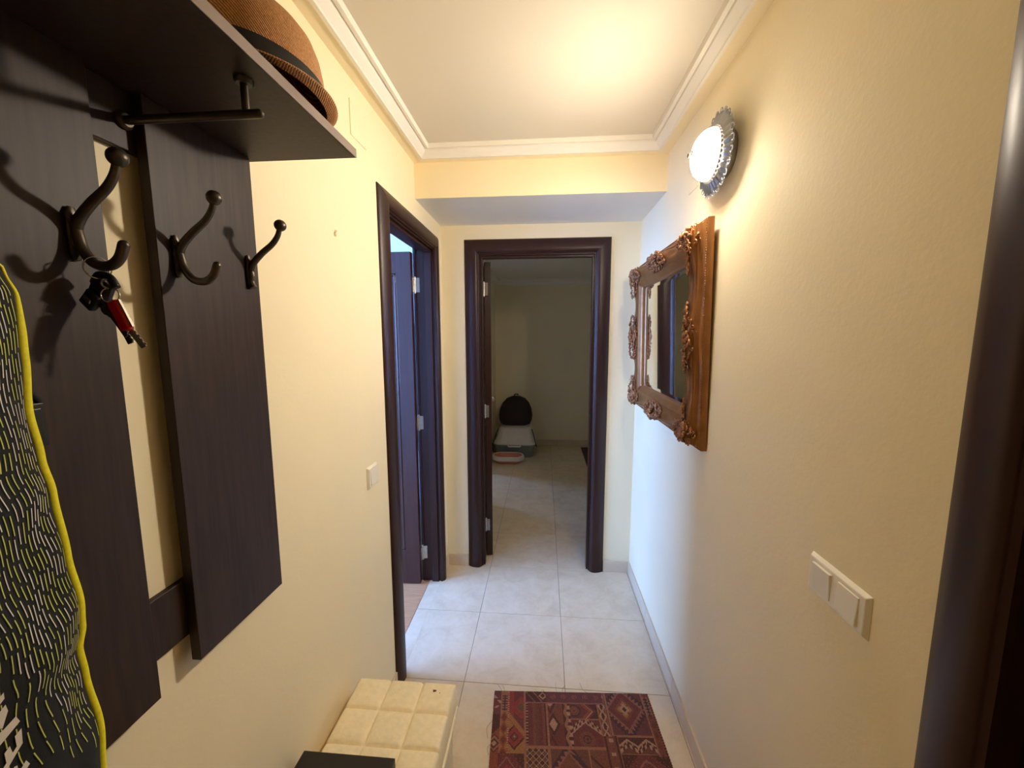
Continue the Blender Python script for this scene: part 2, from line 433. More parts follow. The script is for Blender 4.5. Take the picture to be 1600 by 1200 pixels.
cornice('trim_2', [(0.048, ZC), (0.046, 2.341), (0.058, 2.340), (0.060, 2.346), (0.080, 2.366), (0.0815, 2.374), (0.086, 2.374), (0.0865, 2.369), (0.098, 2.369), (0.100, ZC)], XL, XR, YN, YBM, 'white', 'white stepped plaster cornice around the hall ceiling')
cornice('trim_3', [(0, 2.275), (0, 2.195), (0.02, 2.195), (0.03, 2.215), (0.07, 2.25), (0.075, 2.275)], XFL, XFR, YB + WT, YF, 'white', 'plaster cornice of the dim far hall', 'LF', 2.275)

# skirting ----------------------------------------------------------
def skirting(name, label, segs, face):
    """segs: list of (a0,a1) along wall; face(a0,a1,t)->box args"""
    r = empty(name, (0, 0, 0)); struct(r, label, 'baseboard')
    for a0, a1 in segs:
        a = a0
        while a < a1 - 1e-4:
            nxt = (math.floor((a - JY) / T0 + 1e-4) + 1) * T0 + JY
            b = min(a1, nxt)
            MB().box(*face(a + .0006, b - .0006)).build('skirting_tile', 'skirting', r, bevel=0.002, seg=2)
            a = b
    return r
SK = 0.078
skirting('baseboard_right', 'pale tile skirting along the right hall wall', [(RD1 + .085, YB - .009)], lambda a, b: (XR - .009, XR, a, b, 0, SK))
skirting('baseboard_left', 'beige tile skirting along the left hall wall', [(YN, 1.497), (2.332, YB - .009)], lambda a, b: (XL, XL + .009, a, b, 0, SK))
skirting('baseboard_far', 'beige tile skirting either side of the far doorway', [(XL, -.4875), (.396, XR)], lambda a, b: (a, b, YB - .009, YB, 0, SK))
skirting('baseboard_far_hall', 'grey-brown skirting at the end of the far hall', [(XFL, XFR)], lambda a, b: (a, b, YF - .009, YF, 0, SK))

# ------------------------------------------------------------------ doors
CAS0 = [(0, 0), (0, .010), (.006, .014), (.010, .020), (.022, .0245), (.040, .0245), (.058, .021), (.072, .015), (.082, .009), (.087, .004), (.087, 0)]
CAS = [(0, 0)] + [(p.x, p.y) for p in smooth_path([(q[0], q[1], 0) for q in CAS0[1:-1]], 4)] + [(.087, 0)]
def casing(parent, T, u0, u1, zt, mat='door', k=1.0):
    n = len(CAS)
    def mk(P):
        vs_ = [T(*P(o, d, e)) for e in (0, 1) for o, d in [(a_ * k, b_) for a_, b_ in CAS]]
        fs = [(i, (i + 1) % n, n + (i + 1) % n, n + i) for i in range(n)] + [tuple(range(n))[::-1], tuple(range(n, 2 * n))]
        return MB().poly(vs_, fs).build('casing', mat, parent, smooth=True, angle=50)
    mk(lambda o, d, e: (u0 - o, d, (0.0, zt + o)[e]))
    mk(lambda o, d, e: (u1 + o, d, (0.0, zt + o)[e]))
    mk(lambda o, d, e: ((u0 - o, u1 + o)[e], d, zt + o))
def leaf(parent, T, w, h, th, mat='door_light', sw=.118, name='door_leaf'):
    """leaf in local coords: u along width from hinge, t thickness 0..th (t=0 hinge-pin face), z up"""
    b = MB()
    tr, br = 0.118, 0.225
    def bx(u0, u1, t0, t1, z0, z1): b.box(u0, u1, t0, t1, z0, z1, T)
    bx(0, sw, 0, th, .008, h); bx(w - sw, w, 0, th, .008, h)
    bx(sw, w - sw, 0, th, h - tr, h); bx(sw, w - sw, 0, th, .008, br)
    lf = b.build(name, mat, parent, bevel=.0015)
    p = MB().box(sw, w - sw, .012, th - .012, br, h - tr, T)
    p.build('inset_panel', mat, lf)
    m = MB()
    for t0, t1 in ((.002, .012), (th - .012, th - .002)):
        tt = (t0 + t1) / 2; r_ = .008
        q = [(sw + r_, tt, br + r_), (w - sw - r_, tt, br + r_), (w - sw - r_, tt, h - tr - r_), (sw + r_, tt, h - tr - r_)]
        for i in range(4):
            m.tube([T @ Vector(q[i]), T @ Vector(q[(i + 1) % 4])], r_, 10)
    m.build('panel_moulding', mat, lf, smooth=True, angle=50)
    # raised field
    f = MB().box(sw + .06, w - sw - .06, .006, th - .006, br + .06, h - tr - .06, T)
    f.build('raised_field', mat, lf, bevel=.005, seg=1)
    # lever handles on both faces
    for s_, t_ in ((1, th), (-1, 0)):
        c = Vector((w - .06, t_, 1.02))
        hb = MB().tube([T @ c, T @ (c + Vector((0, .007 * s_, 0)))], .026, 20)
        hb.tube([T @ c, T @ (c + Vector((0, .045 * s_, 0)))], .009, 12)
        hb.tube([T @ (c + Vector((.004, .045 * s_, 0))), T @ (c + Vector((-.05, .05 * s_, .002))), T @ (c + Vector((-.115, .048 * s_, -.004)))], .0085, 12)
        hb.build('door_handle', 'chrome', lf, smooth=True, angle=40)
    return lf
def hinge(parent, c, p1, p2, hgt=.088):
    """barrel at c, plates from c to p1 and c to p2 (2D offsets)"""
    b = MB().tube([(c[0], c[1], c[2] - hgt / 2), (c[0], c[1], c[2] + hgt / 2)], .0065, 12)
    b.ball((c[0], c[1], c[2] + hgt / 2), .006, 10, 6).ball((c[0], c[1], c[2] - hgt / 2), .006, 10, 6)
    o = b.build('hinge', 'hinge', parent, smooth=True, angle=40)
    for p in (p1, p2):
        d = Vector((p[0], p[1], 0)); nrm = Vector((-d.y, d.x, 0)).normalized() * .0015
        C = Vector((c[0], c[1], c[2]))
        vs_ = []
        for z in (-hgt * .46, hgt * .46):
            for q in (C + nrm, C + d + nrm, C + d - nrm, C - nrm): vs_.append(q + Vector((0, 0, z)))
        MB().poly(vs_, [(3, 2, 1, 0), (4, 5, 6, 7), (0, 1, 5, 4), (1, 2, 6, 5), (2, 3, 7, 6), (3, 0, 4, 7)]).build('hinge_plate', 'hinge', o)
        sb = MB()
        for z in (-.028, 0, .028):
            sb.ball(C + d * .62 + nrm * 1.2 + Vector((0, 0, z)), .0035, 8, 6, (1, 1, 1))
        sb.build('screw', 'steel', o, smooth=True)
    return o

# far door (door_1): open into the far hall
d1 = empty('door_1', ((FD0 + FD1) / 2, YB, 0)); struct(d1, 'dark walnut door frame at the end of the hall, leaf swung open', 'door')
d1.location = (0, 0, 0)
casing(d1, lambda u, n, z: (u, YB - n, z), -.398, .307, 2.0135)
MB().box(FD0, -.390, YB - .001, YB + WT + .001, 0, 2.006).build('jamb', 'door', d1, bevel=.001)
MB().box(.300, FD1, YB - .001, YB + WT + .001, 0, 2.006).build('jamb', 'door', d1, bevel=.001)
MB().box(FD0, FD1, YB - .001, YB + WT + .001, 2.006, FDZ).build('jamb', 'door', d1, bevel=.001)
MB().box(-.390, -.378, YB + .012, YB + .052, 0, 2.0).build('door_stop', 'door', d1, bevel=.002)
MB().box(.288, .300, YB + .012, YB + .052, 0, 2.0).build('door_stop', 'door', d1, bevel=.002)
MB().box(-.390, .300, YB + .012, YB + .052, 1.992, 2.006).build('door_stop', 'door', d1, bevel=.002)
casing(d1, lambda u, n, z: (u, YB + WT + n, z), -.398, .307, 2.0135)
A1 = math.radians(101)
PIN = Vector((-.380, YB + WT + .012, 0))
T1 = Matrix.Translation(PIN) @ Matrix.Rotation(A1, 4, 'Z') @ Matrix(((1, 0, 0, 0.004), (0, -1, 0, 0), (0, 0, 1, 0), (0, 0, 0, 1)))
leaf(d1, T1, .68, 1.99, .04, 'door')
for z in (1.82, 1.027, .237):
    hinge(d1, (PIN.x - .004, PIN.y - .006, z), (.026, -.0005), (-.001, -.024))

# left door (door_2): open into the bright side room
d2 = empty('door_2'); struct(d2, 'dark walnut door on the left wall, open into a bright room', 'door')
casing(d2, lambda u, n, z: (XL + n, u, z), 1.578, 2.250, 2.0135, k=.92)
MB().box(XLo - .001, XL + .001, LD0, 1.572, 0, 2.006).build('jamb', 'door', d2, bevel=.001)
MB().box(XLo - .001, XL + .001, 2.256, LD1, 0, 2.006).build('jamb', 'door', d2, bevel=.001)
MB().box(XLo - .001, XL + .001, LD0, LD1, 2.006, LDZ).build('jamb', 'door', d2, bevel=.001)
MB().box(XL - .052, XL - .012, 1.572, 1.584, 0, 2.0).build('door_stop', 'door', d2, bevel=.002)
MB().box(XL - .052, XL - .012, 2.244, 2.256, 0, 2.0).build('door_stop', 'door', d2, bevel=.002)
MB().box(XL - .052, XL - .012, 1.572, 2.256, 1.992, 2.006).build('door_stop', 'door', d2, bevel=.002)
casing(d2, lambda u, n, z: (XLo - n, u, z), 1.578, 2.250, 2.0135, k=.92)
PIN2 = Vector((XLo - .005, 2.246, 0))
T2 = Matrix.Translation(PIN2) @ Matrix(((-1, 0, 0, -.012), (0, -1, 0, 0), (0, 0, 1, 0), (0, 0, 0, 1)))
leaf(d2, T2, .62, 1.99, .04, sw=.086)
for z in (1.813, 1.01, .19):
    hinge(d2, (PIN2.x - .004, PIN2.y + .002, z), (-.004, -.024), (.026, .005))

# right-hand door beside the viewer (door_3): closed
d3 = empty('door_3'); struct(d3, 'dark wooden door and casing at the near end of the right wall', 'door')
casing(d3, lambda u, n, z: (XR - n, u, z), -.318, .475, 2.0135)
MB().box(XR - .001, XR + WT, RD0, -.324, 0, 2.006).build('jamb', 'door', d3, bevel=.001)
MB().box(XR - .001, XR + WT, .481, RD1, 0, 2.006).build('jamb', 'door', d3, bevel=.001)
MB().box(XR - .001, XR + WT, RD0, RD1, 2.006, RDZ).build('jamb', 'door', d3, bevel=.001)
T3 = Matrix.Translation((XR + .075, .478, 0)) @ Matrix(((0, -1, 0, 0), (-1, 0, 0, 0), (0, 0, 1, 0), (0, 0, 0, 1)))
leaf(d3, T3, .80, 1.99, .04, 'door')

# windows of the two daylight rooms
def window(name, label, x, y0, y1, z0, z1):
    r = empty(name); struct(r, label, 'window')
    t = .05
    for q in ((x - .03, x + .03, y0, y0 + t, z0, z1), (x - .03, x + .03, y1 - t, y1, z0, z1), (x - .03, x + .03, y0 + t, y1 - t, z0, z0 + t), (x - .03, x + .03, y0 + t, y1 - t, z1 - t, z1),
              (x - .025, x + .025, (y0 + y1) / 2 - .03, (y0 + y1) / 2 + .03, z0 + t, z1 - t)):
        MB().box(*q).build('window_frame', 'switch', r, bevel=.004)
    for a, b in ((y0 + t, (y0 + y1) / 2 - .03), ((y0 + y1) / 2 + .03, y1 - t)):
        MB().poly([(x, a, z0 + t), (x, b, z0 + t), (x, b, z1 - t), (x, a, z1 - t)], [(0, 1, 2, 3)]).build('window_pane', 'pane', r)
window('window_1', 'white window of the side room letting in daylight', -3.90, .2, 2.1, .75, 2.25)
window('window_2', 'white window of the second side room', -3.20, 4.75, 5.55, 1.05, 1.95)

# ------------------------------------------------------------------ coat rack
rack = empty('coat_rack', (XL, .40, .96))
tag(rack, 'dark wenge wall coat rack with three boards and a hat shelf', 'coat rack')
def rk(b, name, mat='wenge', **k):
    o = b.build(name, mat, rack, **k); o.matrix_parent_inverse = Matrix.Translation(-Vector((XL, .40, .96))); return o
XP = XL + .030
ZS = 1.880
for y0 in (.004, .294, .584):
    rk(MB().box(XL + .0125, XP, y0, y0 + .218, .954, ZS), 'back_board', bevel=.001, seg=1)
rk(MB().box(XL, XL + .0124, .03, .76, 1.003, 1.104), 'rail', bevel=.001, seg=1)
rk(MB().box(XL, XL + .0124, .03, .76, 1.795, ZS), 'rail', bevel=.001, seg=1)
rk(MB().box(XL, XL + .246, -.002, .818, ZS + .0002, ZS + .0165), 'shelf', bevel=.0008, seg=1)
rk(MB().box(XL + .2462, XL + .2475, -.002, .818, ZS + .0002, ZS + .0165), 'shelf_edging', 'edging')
# pull-out rod under the shelf
YR, ZR = .569, 1.835
rb = MB().tube([(-.615, YR, ZR), (-.404, YR, ZR)], .0060, 16)
rb.ball((-.404, YR, ZR), .0060, 14, 8)
rb.tube([(-.424, YR, ZR), (-.424, YR, ZS)], .0052, 14)
rb.lathe([(0, 0), (.0125, 0), (.0125, -.003), (.010, -.006), (0, -.006)], 20, Matrix.Translation((-.424, YR, ZS)))
rb.lathe([(0, 0), (.0125, 0), (.0125, .004), (.009, .008), (0, .008)], 20, Matrix.Translation((-.6155, YR, ZR)) @ Matrix.Rotation(PI / 2, 4, 'Y'))
rk(rb, 'valet_rod', 'iron', smooth=True, angle=40)
def hook(y, broken=False):
    b = MB(); zo = .004
    b.lathe([(0, -.034), (.004, -.034), (.0075, -.026), (.0065, -.012), (.0085, 0), (.0065, .012), (.0075, .024), (.004, .032), (0, .032)], 16,
            Matrix.Translation((XP + .003, y, 1.648 + zo)) @ Matrix.Diagonal((.55, 1, 1, 1)))
    up = smooth_path([(XP + .003, y, 1.632 + zo), (XP + .010, y, 1.660 + zo), (XP + .031, y, 1.682 + zo), (XP + .055, y, 1.700 + zo), (XP + .068, y, 1.716 + zo), (XP + .0735, y, 1.731 + zo)], 6)
    b.tube(up, [.0064] * 8 + [.0062 - .0015 * min(1, (i / 20)) for i in range(len(up) - 8)], 12)
    b.ball((XP + .075, y, 1.736 + zo), .0112, 18, 12)
    if broken:
        lo = smooth_path([(XP + .004, y, 1.660), (XP + .007, y, 1.644), (XP + .005, y, 1.632), (XP + .009, y, 1.620)], 6)
        b.tube(lo, .0064, 12)
    else:
        lo = smooth_path([(XP + .004, y, 1.668), (XP + .008, y, 1.652), (XP + .013, y, 1.632), (XP + .027, y, 1.614), (XP + .047, y, 1.611), (XP + .062, y, 1.620), (XP + .070, y, 1.636)], 6)
        b.tube(lo, .0062, 12)
        b.ball(lo[-1], .0062, 12, 8)
    rk(b, 'double_hook' if not broken else 'broken_hook', 'iron', smooth=True, angle=50)
for y in (.043, .172, .330): hook(y)
hook(.472); hook(.615); hook(.773, True)

# ------------------------------------------------------------------ straw hat on the shelf
hat = empty('straw_hat', (-.466, .664, ZS + .0166), (0, 0, math.radians(6)))
tag(hat, 'brown woven straw hat with dark ribbon lying on the rack shelf', 'hat')
def hat_shape(prof, cap=True):
    # prof: (extra radius, z, far-end lift)
    b = MB(); n = 96; rings = []
    for e, k, z, w in prof:
        ring = []
        for j in range(n):
            a = 2 * PI * j / n
            dz = w * (.012 * math.sin(a) + .004 * math.cos(2 * a))
            ring.append(b.bm.verts.new(((.094 * k + e) * math.cos(a), (.120 * k + e) * math.sin(a), z + dz)))
        rings.append(ring)
    for A, B in zip(rings, rings[1:]):
        for j in range(n): b.bm.faces.new((A[j], A[(j + 1) % n], B[(j + 1) % n], B[j]))
    if cap: b.bm.faces.new(rings[-1])
    return b
hat_shape([(0, 1, .014, 0), (0, .99, .04, 0), (0, .965, .066, 0), (0, .92, .090, 0), (0, .84, .110, 0), (0, .72, .124, 0), (0, .54, .130, 0), (0, .3, .126, 0), (0, .1, .122, 0)]).build('crown', 'straw', hat, smooth=True)
hat_shape([(-.001, 1, .018, 0), (.008, 1, .019, .2), (.012, 1, .020, .3), (.017, 1, .0195, .5), (.0175, 1, .0175, .5), (.012, 1, .0170, .3), (.008, 1, .0155, .2), (-.001, 1, .014, 0)], False).build('brim', 'straw', hat, smooth=True)
hat_shape([(.0004, 1, .016, 0), (.0012, 1, .018, 0), (.0012, .992, .044, 0), (-.001, .990, .045, 0)], False).build('ribbon', 'ribbon', hat, smooth=True)

# ------------------------------------------------------------------ hanging bag with printed dashes
bag = empty('hanging_bag', (-.508, .2, .85))
tag(bag, 'black padded bag with yellow piping and dash print hanging from rack', 'bag')
def bg(b, name, mat, **k):
    o = b.build(name, mat, bag, **k); o.matrix_parent_inverse = Matrix.Translation(-Vector((-.508, .2, .85))); return o
SEAM = [(1.62, .300), (1.600, .330), (1.585, .345), (1.56, .3515), (1.50, .3495), (1.45, .3465), (1.40, .3505), (1.36, .3555), (1.29, .3600), (1.23, .3655), (1.205, .3640), (1.18, .3585), (1.15, .3605), (1.075, .3675), (1.02, .3640), (.95, .360), (.88, .352)]
def seam(z):
    if z >= SEAM[0][0]: return SEAM[0][1] - .006
    for (a, ya), (b, yb) in zip(SEAM, SEAM[1:]):
        if b <= z <= a:
            t = (a - z) / (a - b); t = t * t * (3 - 2 * t)
            return ya + (yb - ya) * t - .006
    return SEAM[-1][1] - .006
ZT, ZBt = 1.615, .88
WB = .30
def front_x(s, z):
    e = max(0.0, min(1.0, s / WB))
    f = max(0, math.sin(PI * e)) ** .62
    ez = min(1, max(0, (ZT - z) / .05)) ** .5 * min(1, max(0, (z - ZBt) / .05)) ** .5
    fold = .0022 * math.sin(26 * z + 55 * s) + .0016 * math.sin(70 * s - 18 * z)
    return -.508 + (.046 * f + fold * min(1, s / .02)) * ez
b = MB(); NZ, NS = 90, 40
gridF = []; gridK = []
for i in range(NZ + 1):
    z = ZT + (ZBt - ZT) * i / NZ
    rf = []; rb_ = []
    for j in range(NS + 1):
        s = WB * (j / NS) ** 1.4
        y = seam(z) - s
        rf.append(b.bm.verts.new((front_x(s, z), y, z)))
        e = s / WB
        ez = min(1, max(0, (ZT - z) / .05)) ** .5 * min(1, max(0, (z - ZBt) / .05)) ** .5
        rb_.append(b.bm.verts.new((-.5085 - .055 * max(0, math.sin(PI * e)) ** .5 * ez, y, z)))
    gridF.append(rf); gridK.append(rb_)
for G in (gridF, gridK):
    for i in range(NZ):
        for j in range(NS): b.bm.faces.new((G[i][j], G[i + 1][j], G[i + 1][j + 1], G[i][j + 1]))
for i in range(NZ):
    for j in (0, NS): b.bm.faces.new((gridF[i][j], gridF[i + 1][j], gridK[i + 1][j], gridK[i][j]))
for i in (0, NZ):
    for j in range(NS): b.bm.faces.new((gridF[i][j], gridF[i][j + 1], gridK[i][j + 1], gridK[i][j]))
bg(b, 'bag_body', 'black_fabric', smooth=True)
# piping along the seam
def pip_r(z): return .0016 + .0032 * min(1, max(0, (1.575 - z) / .05))
pp = [(-.5075, seam(z) + .0015, z) for z in [ZT - .004 - k * .004 for k in range(int((ZT - ZBt - .01) / .004))]]
bg(MB().tube(pp, [pip_r(p[2]) * .95 for p in pp], 10), 'piping', 'yellow', smooth=True)
# strap and buckle on the side behind the piping
sb = MB()
sb.tube(smooth_path([(-.530, .352, 1.475), (-.532, .362, 1.465), (-.535, .372, 1.452)], 4), .003, 8)
bg(sb, 'webbing', 'black_fabric', smooth=True)
sb = MB().box(-.546, -.532, .352, .374, 1.405, 1.452); sb.box(-.531, -.5285, .357, .369, 1.410, 1.447)
bg(sb, 'buckle', 'black_plastic', bevel=.004)
# shoulder loop up to the hook
lp = MB().tube(smooth_path([(-.515, .285, 1.600), (-.528, .300, 1.635), (-.532, .318, 1.620), (-.530, .335, 1.590), (-.52, .33, 1.56)], 6), .004, 8)
bg(lp, 'hanging_loop', 'black_fabric', smooth=True)
# dash print: flat ribbons laid on the cloth
def ribbon(bm_, pts, w):
    L = []
    for k, (s, z) in enumerate(pts):
        a = pts[max(k - 1, 0)]; c = pts[min(k + 1, len(pts) - 1)]
        dx, dz = c[0] - a[0], c[1] - a[1]; l = math.hypot(dx, dz) or 1
        nx, nz = -dz / l * w / 2, dx / l * w / 2
        row = []
        for q in (1, -1):
            s2, z2 = max(.001, s + nx * q), z + nz * q
            row.append(bm_.verts.new((front_x(s2, z2) + .0009, seam(z2) - s2, z2)))
        L.append(row)
    for A, B in zip(L, L[1:]): bm_.faces.new((A[0], A[1], B[1], B[0]))
rnd = random.Random(3)
by, bw = MB(), MB()
s0 = .0072
col_i = 0
while s0 < .26:
    z = ZT - .012 - (col_i % 2) * .009 - rnd.random() * .004
    while z > ZBt + .05:
        ln = .0155 + rnd.random() * .006
        zl_dense = 1.085 + (s0 / .085) * .17
        zl_y = 1.065 + (s0 / .085) * .085
        wave = lambda zz: .0016 * math.sin(zz * 85 + s0 * 60) + .0012 * math.sin(zz * 33 + s0 * 120)
        pts = []
        for k in range(6):
            zz = z - ln * k / 5
            sl = s0 - .0008 * (k / 5 - .5) + wave(zz)
            pts.append((max(.0058, sl), zz))
        if z > zl_dense:
            ribbon((by if rnd.random() < .52 else bw).bm, pts, .00092)
        elif z > zl_y and col_i % 2 == 0:
            ribbon(by.bm, pts, .00092)
        z -= ln + .0030 + rnd.random() * .002
    s0 += .0040 + .0006 * (s0 > .03); col_i += 1
o = bg(by, 'yellow_dash_print', 'print_yellow'); o['kind'] = 'stuff'
o = bg(bw, 'white_dash_print', 'print_white'); o['kind'] = 'stuff'
# white lettering strokes (partly out of frame)
LET = [[(0.262, 1.204), (0.273, 1.212), (0.273, 1.206), (0.262, 1.198)],
       [(0.273, 1.200), (0.274, 1.193), (0.269, 1.181), (0.262, 1.186), (0.262, 1.192)],
       [(0.269, 1.179), (0.278, 1.183), (0.280, 1.176), (0.266, 1.168), (0.258, 1.164), (0.262, 1.178)],
       [(0.280, 1.169), (0.279, 1.155), (0.275, 1.156), (0.275, 1.166)],
       [(0.279, 1.155), (0.267, 1.143), (0.262, 1.139), (0.264, 1.146), (0.275, 1.156)],
       [(0.267, 1.149), (0.267, 1.158), (0.271, 1.161), (0.272, 1.152)],
       [(0.279, 1.137), (0.281, 1.131), (0.276, 1.127), (0.272, 1.131)],
       [(0.271, 1.140), (0.273, 1.139), (0.273, 1.135), (0.268, 1.131), (0.266, 1.134)]]
lb = MB()
for P_ in LET:
    # subdivide the stroke as a fan so that it follows the cloth
    c = (sum(q[0] for q in P_) / len(P_), sum(q[1] for q in P_) / len(P_))
    def on(q): return (front_x(seam(q[1]) - q[0], q[1]) + .0011, q[0], q[1])
    vc = lb.bm.verts.new(on(c)); vs_ = []
    for q, q2 in zip(P_, P_[1:] + P_[:1]):
        for t in (0, .33, .66): vs_.append(lb.bm.verts.new(on((q[0] + (q2[0] - q[0]) * t, q[1] + (q2[1] - q[1]) * t))))
    for i in range(len(vs_)): lb.bm.faces.new((vc, vs_[i], vs_[(i + 1) % len(vs_)]))
bg(lb, 'white_lettering', 'print_white')

# ------------------------------------------------------------------ bunch of keys on the first hook
HK = Vector((XP + .030, .472, 1.6145))
keys = empty('bunch_of_keys', HK - Vector((0, 0, .09)))
tag(keys, 'bunch of keys with red pocket knife hanging from coat hook', 'keys')
def ky(b, name, mat, **k):
    o = b.build(name, mat, keys, **k); o.matrix_parent_inverse = Matrix.Translation(-(HK - Vector((0, 0, .09)))); return o
def at(x, y, z): return HK + Vector((x, y, z))
E_ = lambda a, b_, c: Euler((math.radians(a), math.radians(b_), math.radians(c)))
def eb(c, size, rot):
    T = Matrix.Translation(c) @ rot.to_matrix().to_4x4()
    x, y, z = size
    return MB().box(-x, x, -y, y, -z, z, T)
ky(MB().torus(at(0, 0, -.006), .0135, .0009, E_(90, 0, 72), 28, 8), 'split_ring', 'chrome', smooth=True)
ky(MB().torus(at(.013, 0, -.040), .0095, .0009, E_(80, 20, 20), 28, 8), 'small_ring', 'chrome', smooth=True)
ky(MB().torus(at(.011, .0, -.026), .0055, .0012, E_(90, 0, 60), 20, 8), 'link', 'steel', smooth=True)
ky(eb(at(-.003, .002, -.038), (.013, .005, .017), E_(0, 25, 10)), 'car_key_fob', 'black_plastic', bevel=.004, seg=3)
ky(eb(at(-.009, -.004, -.046), (.012, .005, .010), E_(8, -40, -8)), 'alarm_fob', 'black_plastic', bevel=.003, seg=3)
ky(eb(at(-.009, -.0095, -.046), (.006, .0008, .003), E_(8, 40, -8)), 'fob_button', 'steel', bevel=.0006)
ky(MB().tube(smooth_path([at(-.012, .004, -.024), at(-.004, .004, -.014), at(.010, .004, -.017), at(.018, .004, -.030)], 5), .0048, 10), 'carabiner', 'black_plastic', smooth=True)
kf = ky(eb(at(.0225, .001, -.066), (.0072, .0045, .021), E_(0, -24, 0)), 'pocket_knife', 'red', bevel=.004, seg=3)
kb = eb(at(.0305, .001, -.063), (.0012, .0015, .019), E_(0, -24, 0))
kb.build('knife_tools', 'chrome', kf).matrix_parent_inverse = kf.matrix_parent_inverse.copy() if False else Matrix.Identity(4)
for ob in (kf.children[0],): ob.matrix_parent_inverse = Matrix.Identity(4)
def key(c, rot, name, mat):
    T = Matrix.Translation(c) @ rot.to_matrix().to_4x4()
    b_ = MB().lathe([(0, -.0012), (.0095, -.0012), (.0095, .0012), (0, .0012)], 18, T @ Matrix.Rotation(PI / 2, 4, 'X'))
    b_.box(-.0032, .0032, -.0011, .0011, -.045, -.006, T)
    for k in range(5): b_.box(.0032, .0050 - .0006 * (k % 2), -.0009, .0009, -.043 + k * .006, -.040 + k * .006, T)
    ky(b_, name, mat)
key(at(.010, .004, -.060), E_(0, -22, 8), 'house_key', 'iron')
key(at(.016, .006, -.068), E_(0, -30, 20), 'house_key', 'steel')
key(at(.004, .002, -.056), E_(0, -36, -6), 'house_key', 'iron')

# ------------------------------------------------------------------ wall sconce
SY, SZ = 1.345, 2.080
scn = empty('wall_sconce', (XR, SY, SZ))
tag(scn, 'lit round glass wall lamp with scalloped clear plate above mirror', 'wall lamp')
Tn = Matrix(((0, 0, -1, 0), (1, 0, 0, 0), (0, 1, 0, 0), (0, 0, 0, 1)))     # lathe z -> -x (out of wall)
def s_(b, name, mat, **k): return b.build(name, mat, scn, **k)
s_(MB().lathe([(0, 0), (.070, 0), (.0745, .006), (.0765, .022), (.0765, .0505), (.0735, .0505), (.070, .048), (0, .048)], 48, Tn), 'back_plate', 'steel', smooth=True, angle=40)
# scalloped plate
gp = MB(); n = 144; rings = []
for r0, zz, sc_a in ((.0772, .050, 0), (.084, .048, .1), (.094, .045, .3), (.106, .040, .7), (.115, .035, 1.0), (.1135, .0315, 1.0), (.104, .036, .7), (.093, .041, .3), (.084, .044, .1), (.0772, .046, 0)):
    ring = []
    for j in range(n):
        a = 2 * PI * j / n
        r = r0 + sc_a * .0035 * math.cos(24 * a) + sc_a * .002 * math.cos(12 * a)
        z = zz + .0022 * math.cos(36 * a) * (r0 / .11)
        ring.append(gp.bm.verts.new(Tn @ Vector((r * math.cos(a), r * math.sin(a), z))))
    rings.append(ring)
for A, B in zip(rings, rings[1:] + rings[:1]):
    for j in range(n): gp.bm.faces.new((A[j], A[(j + 1) % n], B[(j + 1) % n], B[j]))
s_(gp, 'scalloped_glass_plate', 'crystal', smooth=True)
lb = MB()
for j in range(24):
    a = 2 * PI * j / 24
    lb.torus(Tn @ Vector((.115 * math.cos(a), .115 * math.sin(a), .036)), .0085, .0017, Euler((0, PI / 2, 0)), 14, 6)
s_(lb, 'plate_edge_loops', 'crystal', smooth=True)
s_(MB().lathe([(.0735, .0505), (.0745, .056), (.0735, .063), (.069, .073), (.060, .084), (.046, .094), (.030, .1005), (.012, .1035), (0, .104)], 48, Tn), 'glass_dome', 'lamp', smooth=True)
s_(MB().lathe([(.0, .104), (.006, .104), (.0075, .1075), (.004, .1105), (.0065, .1145), (.006, .1185), (0, .1205)], 20, Tn), 'finial', 'brass', smooth=True)
s_(MB().box(-.1065, -.1015, -.004, .004, .006, .016), 'clip', 'brass', bevel=.001)

# ------------------------------------------------------------------ gilt mirror
MW, MH = .945, .775
mir = empty('gilt_mirror', (XR - .003, 1.362, 1.128), (0, math.radians(-1.15), 0))
tag(mir, 'ornate gilt framed mirror hanging on the right wall', 'mirror')
def mT(u, n, w): return Vector((-n, u, w))
PROF = [(0, 0), (0, .018), (.003, .022), (.006, .022), (.009, .026), (.012, .029), (.015, .031), (.0165, .042), (.019, .0475), (.0225, .0475), (.024, .054), (.030, .061), (.036, .064), (.043, .063), (.050, .059), (.062, .052), (.078, .045), (.092, .040), (.098, .041), (.102, .039), (.108, .034), (.118, .029), (.124, .024), (.128, .014), (.128, 0)]
def sweep(t, L):
    """0 at ornaments, 1 between them; t in 0..1 along the side"""
    return .5 - .5 * math.cos(4 * PI * t)
def side_pts(k, L, flip):
    pass
fm = MB(); SEG = 48
sides = [(MW, lambda t, o: (o + t * (MW - 2 * o), o), 'b'), (MH, lambda t, o: (MW - o, o + t * (MH - 2 * o)), 'r'), (MW, lambda t, o: (MW - o - t * (MW - 2 * o), MH - o), 't'), (MH, lambda t, o: (o, MH - o - t * (MH - 2 * o)), 'l')]
rings = []
for L, f, nm in sides:
    for k in range(SEG):
        t = k / SEG; sw = sweep(t, L)
        ring = []
        for i, (o, n_) in enumerate(PROF):
            wgt = max(0, 1 - abs(o - .038) / .034)
            oo = o + .024 * sw * wgt * (1 if o < .09 else 0)
            nn = n_ - .024 * sw * wgt
            u, w = f(t, oo)
            ring.append(fm.bm.verts.new(mT(u, nn, w)))
        rings.append(ring)
K = len(rings); n = len(PROF)
for a in range(K):
    A, B = rings[a], rings[(a + 1) % K]
    for j in range(n - 1): fm.bm.faces.new((A[j], A[j + 1], B[j + 1], B[j]))
    fm.bm.faces.new((A[n - 1], A[0], B[0], B[n - 1]))
fm.build('frame', 'gold', mir, smooth=True, angle=42)
